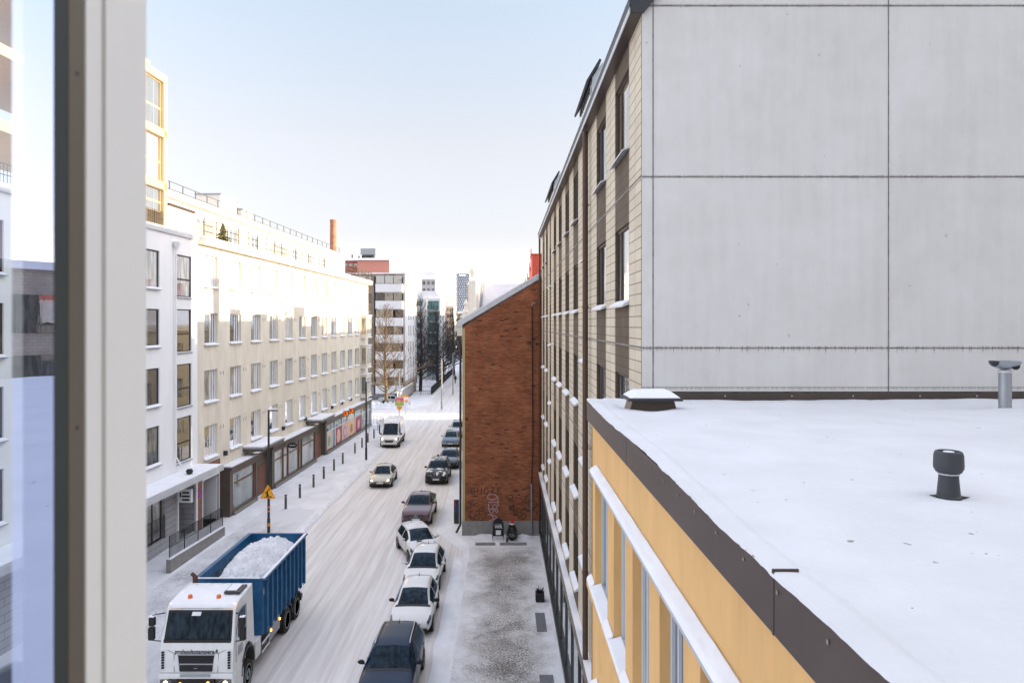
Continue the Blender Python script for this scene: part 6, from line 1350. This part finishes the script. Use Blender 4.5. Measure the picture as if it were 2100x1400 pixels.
# chassis
MB().box(-.42, -.32, 1.0, 8.5, .75, .98).box(.32, .42, 1.0, 8.5, .75, .98).box(-.5, .5, 2.3, 8.4, .98, 1.12).build('chassis', 'darkmetal', K)
for sx in (1, -1):
    MB().box(sx * .62, sx * 1.18, 2.45, 3.05, .55, 1.15).build('battery_box', 'truckwhite', K, bevel=.03); MB().box(sx * .62, sx * 1.2, 2.44, 3.06, 1.152, 1.20).build('box_snow', 'snow', K, bevel=.02)
    MB().lathe([(.27, 3.15), (.3, 3.2), (.3, 3.85), (.27, 3.9)], (sx * .85, 0, .78), 16, 'y').build('fuel_tank', 'darkmetal', K, smooth=True)
    MB().box(sx * .58, sx * 1.2, 4.0, 5.3, .55, 1.2).build('tool_box', 'greymetal', K, bevel=.03); MB().box(sx * 1.19, sx * 1.21, 3.1, 4.0, .50, .58).box(sx * 1.19, sx * 1.21, 3.1, 4.0, .82, .90).build('side_guard', 'truckwhite', K)
    MB().box(sx * 1.2, sx * 1.225, 4.1, 4.17, .9, .98).build('marker_lamp', 'amber_on', K); MB().box(sx * 1.2, sx * 1.225, 5.2, 5.27, .9, .98).build('marker_lamp', 'amber_on', K)
    for yy in (6.2, 7.6):
        a = MB()
        for q in range(11):
            an = math.pi * q / 10; a.add([(sx * .72, yy + .62 * math.cos(an), .55 + .62 * math.sin(an)), (sx * 1.27, yy + .62 * math.cos(an), .55 + .62 * math.sin(an)), (sx * 1.27, yy + .56 * math.cos(an), .55 + .56 * math.sin(an))], [])
            if q: k = (q - 1) * 3; a.f += [(k, k + 1, k + 4, k + 3), (k + 1, k + 2, k + 5, k + 4)]; a.m += [0, 0]
        a.build('mudguard', 'darkmetal', K)
    for yy in (1.5, 6.2, 7.6):
        wd = .15 if yy < 2 else .27
        wl = MB().lathe([(.34, -wd), (.47, -wd), (.505, -wd + .04), (.505, wd - .04), (.47, wd), (.34, wd)], n=28, axis='x').build('wheel', 'tyre', K, (sx * (1.24 - wd), yy, .505), smooth=True)
        mb = MB(); xo = sx * wd
        mb.lathe([(.345, xo), (.32, xo + sx * .012), (.28, xo - sx * .06), (.14, xo - sx * .08 if yy > 2 else xo + sx * .03), (.10, xo), (0, xo)], n=20, axis='x')
        for q in range(10): an = q * .628; mb.lathe([(.018, xo - sx * .06), (.018, xo - sx * .02)], (0, .21 * math.cos(an), .21 * math.sin(an)), 6, 'x')
        mb.build('rim', 'greymetal', wl)
MB().box(-1.2, 1.2, 8.45, 8.6, .55, .75).build('rear_bar', 'darkmetal', K)
# skip body
SK = thing('skip_container', 'blue ribbed open steel skip on the back of the truck', 'skip', (TX, TY + 3.0, 0))
L0, L1, ZB, ZT, HW = 0, 5.95, 1.22, 3.24, 1.25
MB().box(-HW, HW, L0, L1, ZB, ZB + .08).box(-HW, -HW + .05, L0, L1, ZB + .081, ZT).box(HW - .05, HW, L0, L1, ZB + .081, ZT).box(-HW + .05, HW - .05, L0, L0 + .05, ZB + .081, ZT + .02).box(-HW + .05, HW - .05, L1 - .05, L1, ZB + .081, ZT).build('steel_walls', 'blue', SK)
MB().box(-HW + .051, -HW + .056, L0 + .06, L1 - .06, ZB + .1, ZT - .25).box(HW - .056, HW - .051, L0 + .06, L1 - .06, ZB + .1, ZT - .1).build('worn_lining', 'bluein', SK)
for k in range(10):
    y = .30 + k * .58
    for sx in (1, -1): MB().hexa([(sx * HW, y, ZB - .12), (sx * (HW + .09), y, ZB - .02), (sx * (HW + .09), y + .08, ZB - .02), (sx * HW, y + .08, ZB - .12)], [(sx * HW, y, ZT - .05), (sx * (HW + .09), y, ZT - .08), (sx * (HW + .09), y + .08, ZT - .08), (sx * HW, y + .08, ZT - .05)]).build('side_rib', 'blue', SK)
MB().box(HW - .06, HW + .10, L0 - .02, L1 + .02, ZT, ZT + .07).box(-HW - .10, -HW + .06, L0 - .02, L1 + .02, ZT, ZT + .07).box(-HW + .06, HW - .06, L0 - .03, L0 + .08, ZT + .021, ZT + .085).box(-HW + .06, HW - .06, L1 - .08, L1 + .04, ZT + .001, ZT + .07).build('rim', 'blue', SK, bevel=.01)
MB().box(HW - .04, HW + .07, L0 + .05, L1 - .1, ZT + .071, ZT + .09).box(-HW - .07, HW - .1, L0 - .02, L0 + .06, ZT + .086, ZT + .11).build('rim_snow', 'snow', SK)
MB().box(-.4, .4, L0 - .12, L0 - .03, 1.15, 2.6).build('hook_frame', 'blue', SK); MB().box(HW + .012, HW + .02, L0 + .02, L0 + .16, 2.7, 2.95).build('data_plate', 'greymetal', SK)
MB().box(-.5, -.4, L0, L1, 1.13, 1.215).box(.4, .5, L0, L1, 1.13, 1.215).build('skid_rail', 'rust', SK)
SL = thing('snow_load', 'heap of lumpy ploughed snow filling the blue skip', 'snow load', (TX, TY + 3.0, ZB))
def heap(u, v):
    x = -HW + .07 + (2 * HW - .14) * u; y = .15 + (L1 - .35) * v
    cx, cy = .2, 3.1; d = math.sqrt(((x - cx) / 1.4) ** 2 + ((y - cy) / 3.3) ** 2)
    z = 2.32 - .66 * d ** 2.4
    if x < -.75: z -= .9 * ((-.75 - x) / .45) ** 1.3
    if y > 4.7: z -= .6 * (y - 4.7)
    n = .10 * noise.noise((x * 1.6, y * 1.6, 0)) + .16 * abs(noise.noise((x * 4, y * 4, 5))) + .09 * abs(noise.noise((x * 9, y * 9, 5))) + .03 * noise.noise((x * 20, y * 20, 1))
    return (x, y, max(.1, z - .05 + n))
MB().grid(heap, 110, 220).build('snow_heap', 'snow_lump', SL, smooth=True)

# ------------------------------------------------------------------ open window sash beside the camera and the wall it hangs on
WS = thing('window_sash', 'open white window sash with a reflecting pane, blurred at the edge of the view', 'window', (-.345, .60, 12.12))
ang = R(14)                                  # the sash runs back past the camera
d = Vector((-math.sin(ang), -math.cos(ang), 0)); nn = Vector((math.cos(ang), -math.sin(ang), 0))   # along the sash, and its room side
HS = 1.45
WSL = .60
def strip(a0, a1, n0, n1, z0, z1, mb):
    p = lambda a, n, z: d * a + nn * n + Vector((0, 0, z))
    return mb.hexa([p(a0, n0, z0), p(a1, n0, z0), p(a1, n1, z0), p(a0, n1, z0)], [p(a0, n0, z1), p(a1, n0, z1), p(a1, n1, z1), p(a0, n1, z1)])
WS.location = (-.292, .60, 0); Z0, Z1 = 12.05, 13.62
def tpx(px): k = (px - 1032) / 1500; return (k * .6 + .292) / (k * math.cos(ang) - math.sin(ang))
T1, T2, T3, T4 = tpx(180), tpx(145), tpx(118), tpx(32)
strip(0, tpx(216), -.03, .0, Z0, Z1, strip(tpx(216) + .00005, T1, -.03, -.002, Z0, Z1, MB())).build('stile', 'sash_paint', WS, bevel=.0015)
strip(WSL - .05, WSL, -.03, 0, Z0, Z1, MB()).build('stile', 'sash_paint', WS)
strip(T1 + .0001, WSL - .0501, -.03, 0, Z1 - .07, Z1, strip(T1 + .0001, WSL - .0501, -.03, 0, Z0, Z0 + .07, MB())).build('rail', 'sash_paint', WS)
strip(T1 + .0002, T2, -.03, -.0022, Z0 + .071, Z1 - .071, MB()).build('glazing_bead', 'sash_edge', WS, bevel=.001)
strip(T2 + .0002, T3, -.03, -.0026, Z0 + .071, Z1 - .071, MB()).build('gasket', 'gasket', WS)
for z in (12.724, 12.982): 
    p = d * ((T1 + T2) / 2); MB().add([tuple(p + nn * -.0020 + d * .0018 * math.cos(t * .785) + Vector((0, 0, z + .0018 * math.sin(t * .785)))) for t in range(8)], [tuple(range(8))]).build('screw', 'darkmetal', WS)
mg = bpy.data.materials.new('reflecting pane'); N, L, Bs = nodes(mg)
gl = N.new('ShaderNodeBsdfGlossy'); gl.inputs['Roughness'].default_value = .0; gl.inputs['Color'].default_value = (.66, .74, 1.0, 1)
tr = N.new('ShaderNodeBsdfTransparent'); tr.inputs['Color'].default_value = (.80, .86, .88, 1)
ms = N.new('ShaderNodeMixShader'); ms.inputs[0].default_value = .72; L.new(tr.outputs[0], ms.inputs[1]); L.new(gl.outputs[0], ms.inputs[2]); L.new(ms.outputs[0], N['Material Output'].inputs['Surface']); M['mirror_pane'] = mg
mt = mg.copy(); mt.node_tree.nodes['Mix Shader'].inputs[0].default_value = .12; M['clear_pane'] = mt
q = lambda a, n, z: tuple(d * a + nn * n + Vector((0, 0, z)))
MB().add([q(T3 + .0002, -.003, Z0 + .07), q(T4, -.003, Z0 + .07), q(T4, -.003, Z1 - .07), q(T3 + .0002, -.003, Z1 - .07)], [(0, 1, 2, 3)]).build('coated_pane', 'mirror_pane', WS, fix=False)
MB().add([q(T4 + .0001, -.003, Z0 + .07), q(WSL - .05, -.003, Z0 + .07), q(WSL - .05, -.003, Z1 - .07), q(T4 + .0001, -.003, Z1 - .07)], [(0, 1, 2, 3)]).build('pane', 'clear_pane', WS, fix=False)
strip(T3 + .002, WSL - .05, -.035, -.028, 12.535, 12.56, MB()).build('reflected_bar', 'gasket', WS)  # stands in for a dark bar reflected in the pane
HW_ = thing('own_house', 'plastered wall with the open window the view is taken from', 'building', (0, 0, 0))
ops = [(-.47, .80, 12.05, 13.65)] + [(x, x + 1.3, z, z + 1.6) for x in (3, 6.2, 9.4) for z in (12.1, 15.0)]
mb = MB(); wall_grid(mb, -16, -(-.6), 0, 22, [], y=0)
mb = MB(); wall_grid(mb, -.6, 15, 0, 22, ops, y=-.06, depth=.25)
for f_ in (): pass
hw = mb.build('wall', 'cream_stucco', HW_, (0, -.12, 0), R(0), fix=False)
hw.scale = (1, -1, 1)
MB().box(-.6, 15, -9, -.55, 0, 22).build('inner_block', 'foundation', HW_)
EB = thing('east_house', 'tall plastered house standing beyond the low roof to the right, outside the picture', 'building', (27, -8, 0)); MB().box(0, 12, -20, 21.2, 0, 25).build('wall', 'cream_stucco', EB); MB().box(-.2, 12.2, -20.2, 21.4, 25, 25.3).build('roof', 'snow', EB)  # unseen house set here to keep the low sun off the flat roof

# ------------------------------------------------------------------ camera, light, sky
cd = bpy.data.cameras.new('camera'); cam = bpy.data.objects.new('camera', cd); COL.objects.link(cam); S.camera = cam
cam.location = (0, 0, CAMZ); cam.rotation_euler = (R(90), 0, 0)
cd.sensor_width = 36; cd.lens = 36 * 1500 / 2100
cd.shift_x = (1050 - 1032) / 2100; cd.shift_y = (663 - 700) / 2100
cd.clip_start = .02; cd.clip_end = 4000
cd.dof.use_dof = True; cd.dof.focus_distance = 26; cd.dof.aperture_fstop = 8.5
EL, AZ = 12.5, 90.0      # azimuth measured from +Y towards +X
su = bpy.data.lights.new('sun', 'SUN'); su.energy = 2.0; su.angle = R(.6); su.color = (1.0, .78, .53)
so = bpy.data.objects.new('sun', su); COL.objects.link(so)
sd = Vector((math.sin(R(AZ)) * math.cos(R(EL)), math.cos(R(AZ)) * math.cos(R(EL)), math.sin(R(EL))))
so.rotation_euler = sd.to_track_quat('Z', 'Y').to_euler(); so.location = (0, 0, 60)
wd = bpy.data.worlds.new('World'); S.world = wd; wd.use_nodes = True
wn, wl_ = wd.node_tree.nodes, wd.node_tree.links
sk = wn.new('ShaderNodeTexSky'); sk.sky_type = 'NISHITA'; sk.sun_disc = False; sk.sun_elevation = R(EL); sk.sun_rotation = R(AZ); sk.altitude = 100
sk.air_density = 1.0; sk.dust_density = .6; sk.ozone_density = 1.0
bg = wn['Background']; bg.inputs['Strength'].default_value = .15
hs = wn.new('ShaderNodeHueSaturation'); hs.inputs['Saturation'].default_value = .60; wl_.new(sk.outputs[0], hs.inputs['Color'])
tcw = wn.new('ShaderNodeTexCoord'); spw = wn.new('ShaderNodeSeparateXYZ'); wl_.new(tcw.outputs['Generated'], spw.inputs[0])
mrw = wn.new('ShaderNodeValToRGB'); wl_.new(spw.outputs[2], mrw.inputs[0]); el_ = mrw.color_ramp.elements; mrw.color_ramp.interpolation = 'EASE'
for ps, v in ((.12, (.338, .333, .375)), (.24, (.41, .40, .41)), (.40, (.455, .50, .53))):
    e_ = el_.new(ps); e_.color = (*v, 1)
el_[0].color = (.32, .33, .46, 1); el_[-1].position = .78; el_[-1].color = (1.65, 1.62, 1.6, 1); mrw.color_ramp.interpolation = 'LINEAR'
mxw = wn.new('ShaderNodeMix'); mxw.data_type = 'RGBA'; mxw.blend_type = 'MULTIPLY'; mxw.inputs[0].default_value = 1; wl_.new(hs.outputs[0], mxw.inputs[6]); wl_.new(mrw.outputs[0], mxw.inputs[7]); mxt = wn.new('ShaderNodeMix'); mxt.data_type = 'RGBA'; mxt.blend_type = 'MULTIPLY'; mxt.inputs[0].default_value = 1; wl_.new(mxw.outputs[2], mxt.inputs[6]); mxt.inputs[7].default_value = (1.115, .985, .905, 1); wl_.new(mxt.outputs[2], bg.inputs['Color'])
S.view_settings.view_transform = 'Standard'; S.view_settings.look = 'None'; S.view_settings.gamma = 1; S.view_settings.exposure = 2.38
S.cycles.max_bounces = 8; S.cycles.use_denoising = True; S.cycles.sample_clamp_indirect = 8
S.cycles.transparent_max_bounces = 8
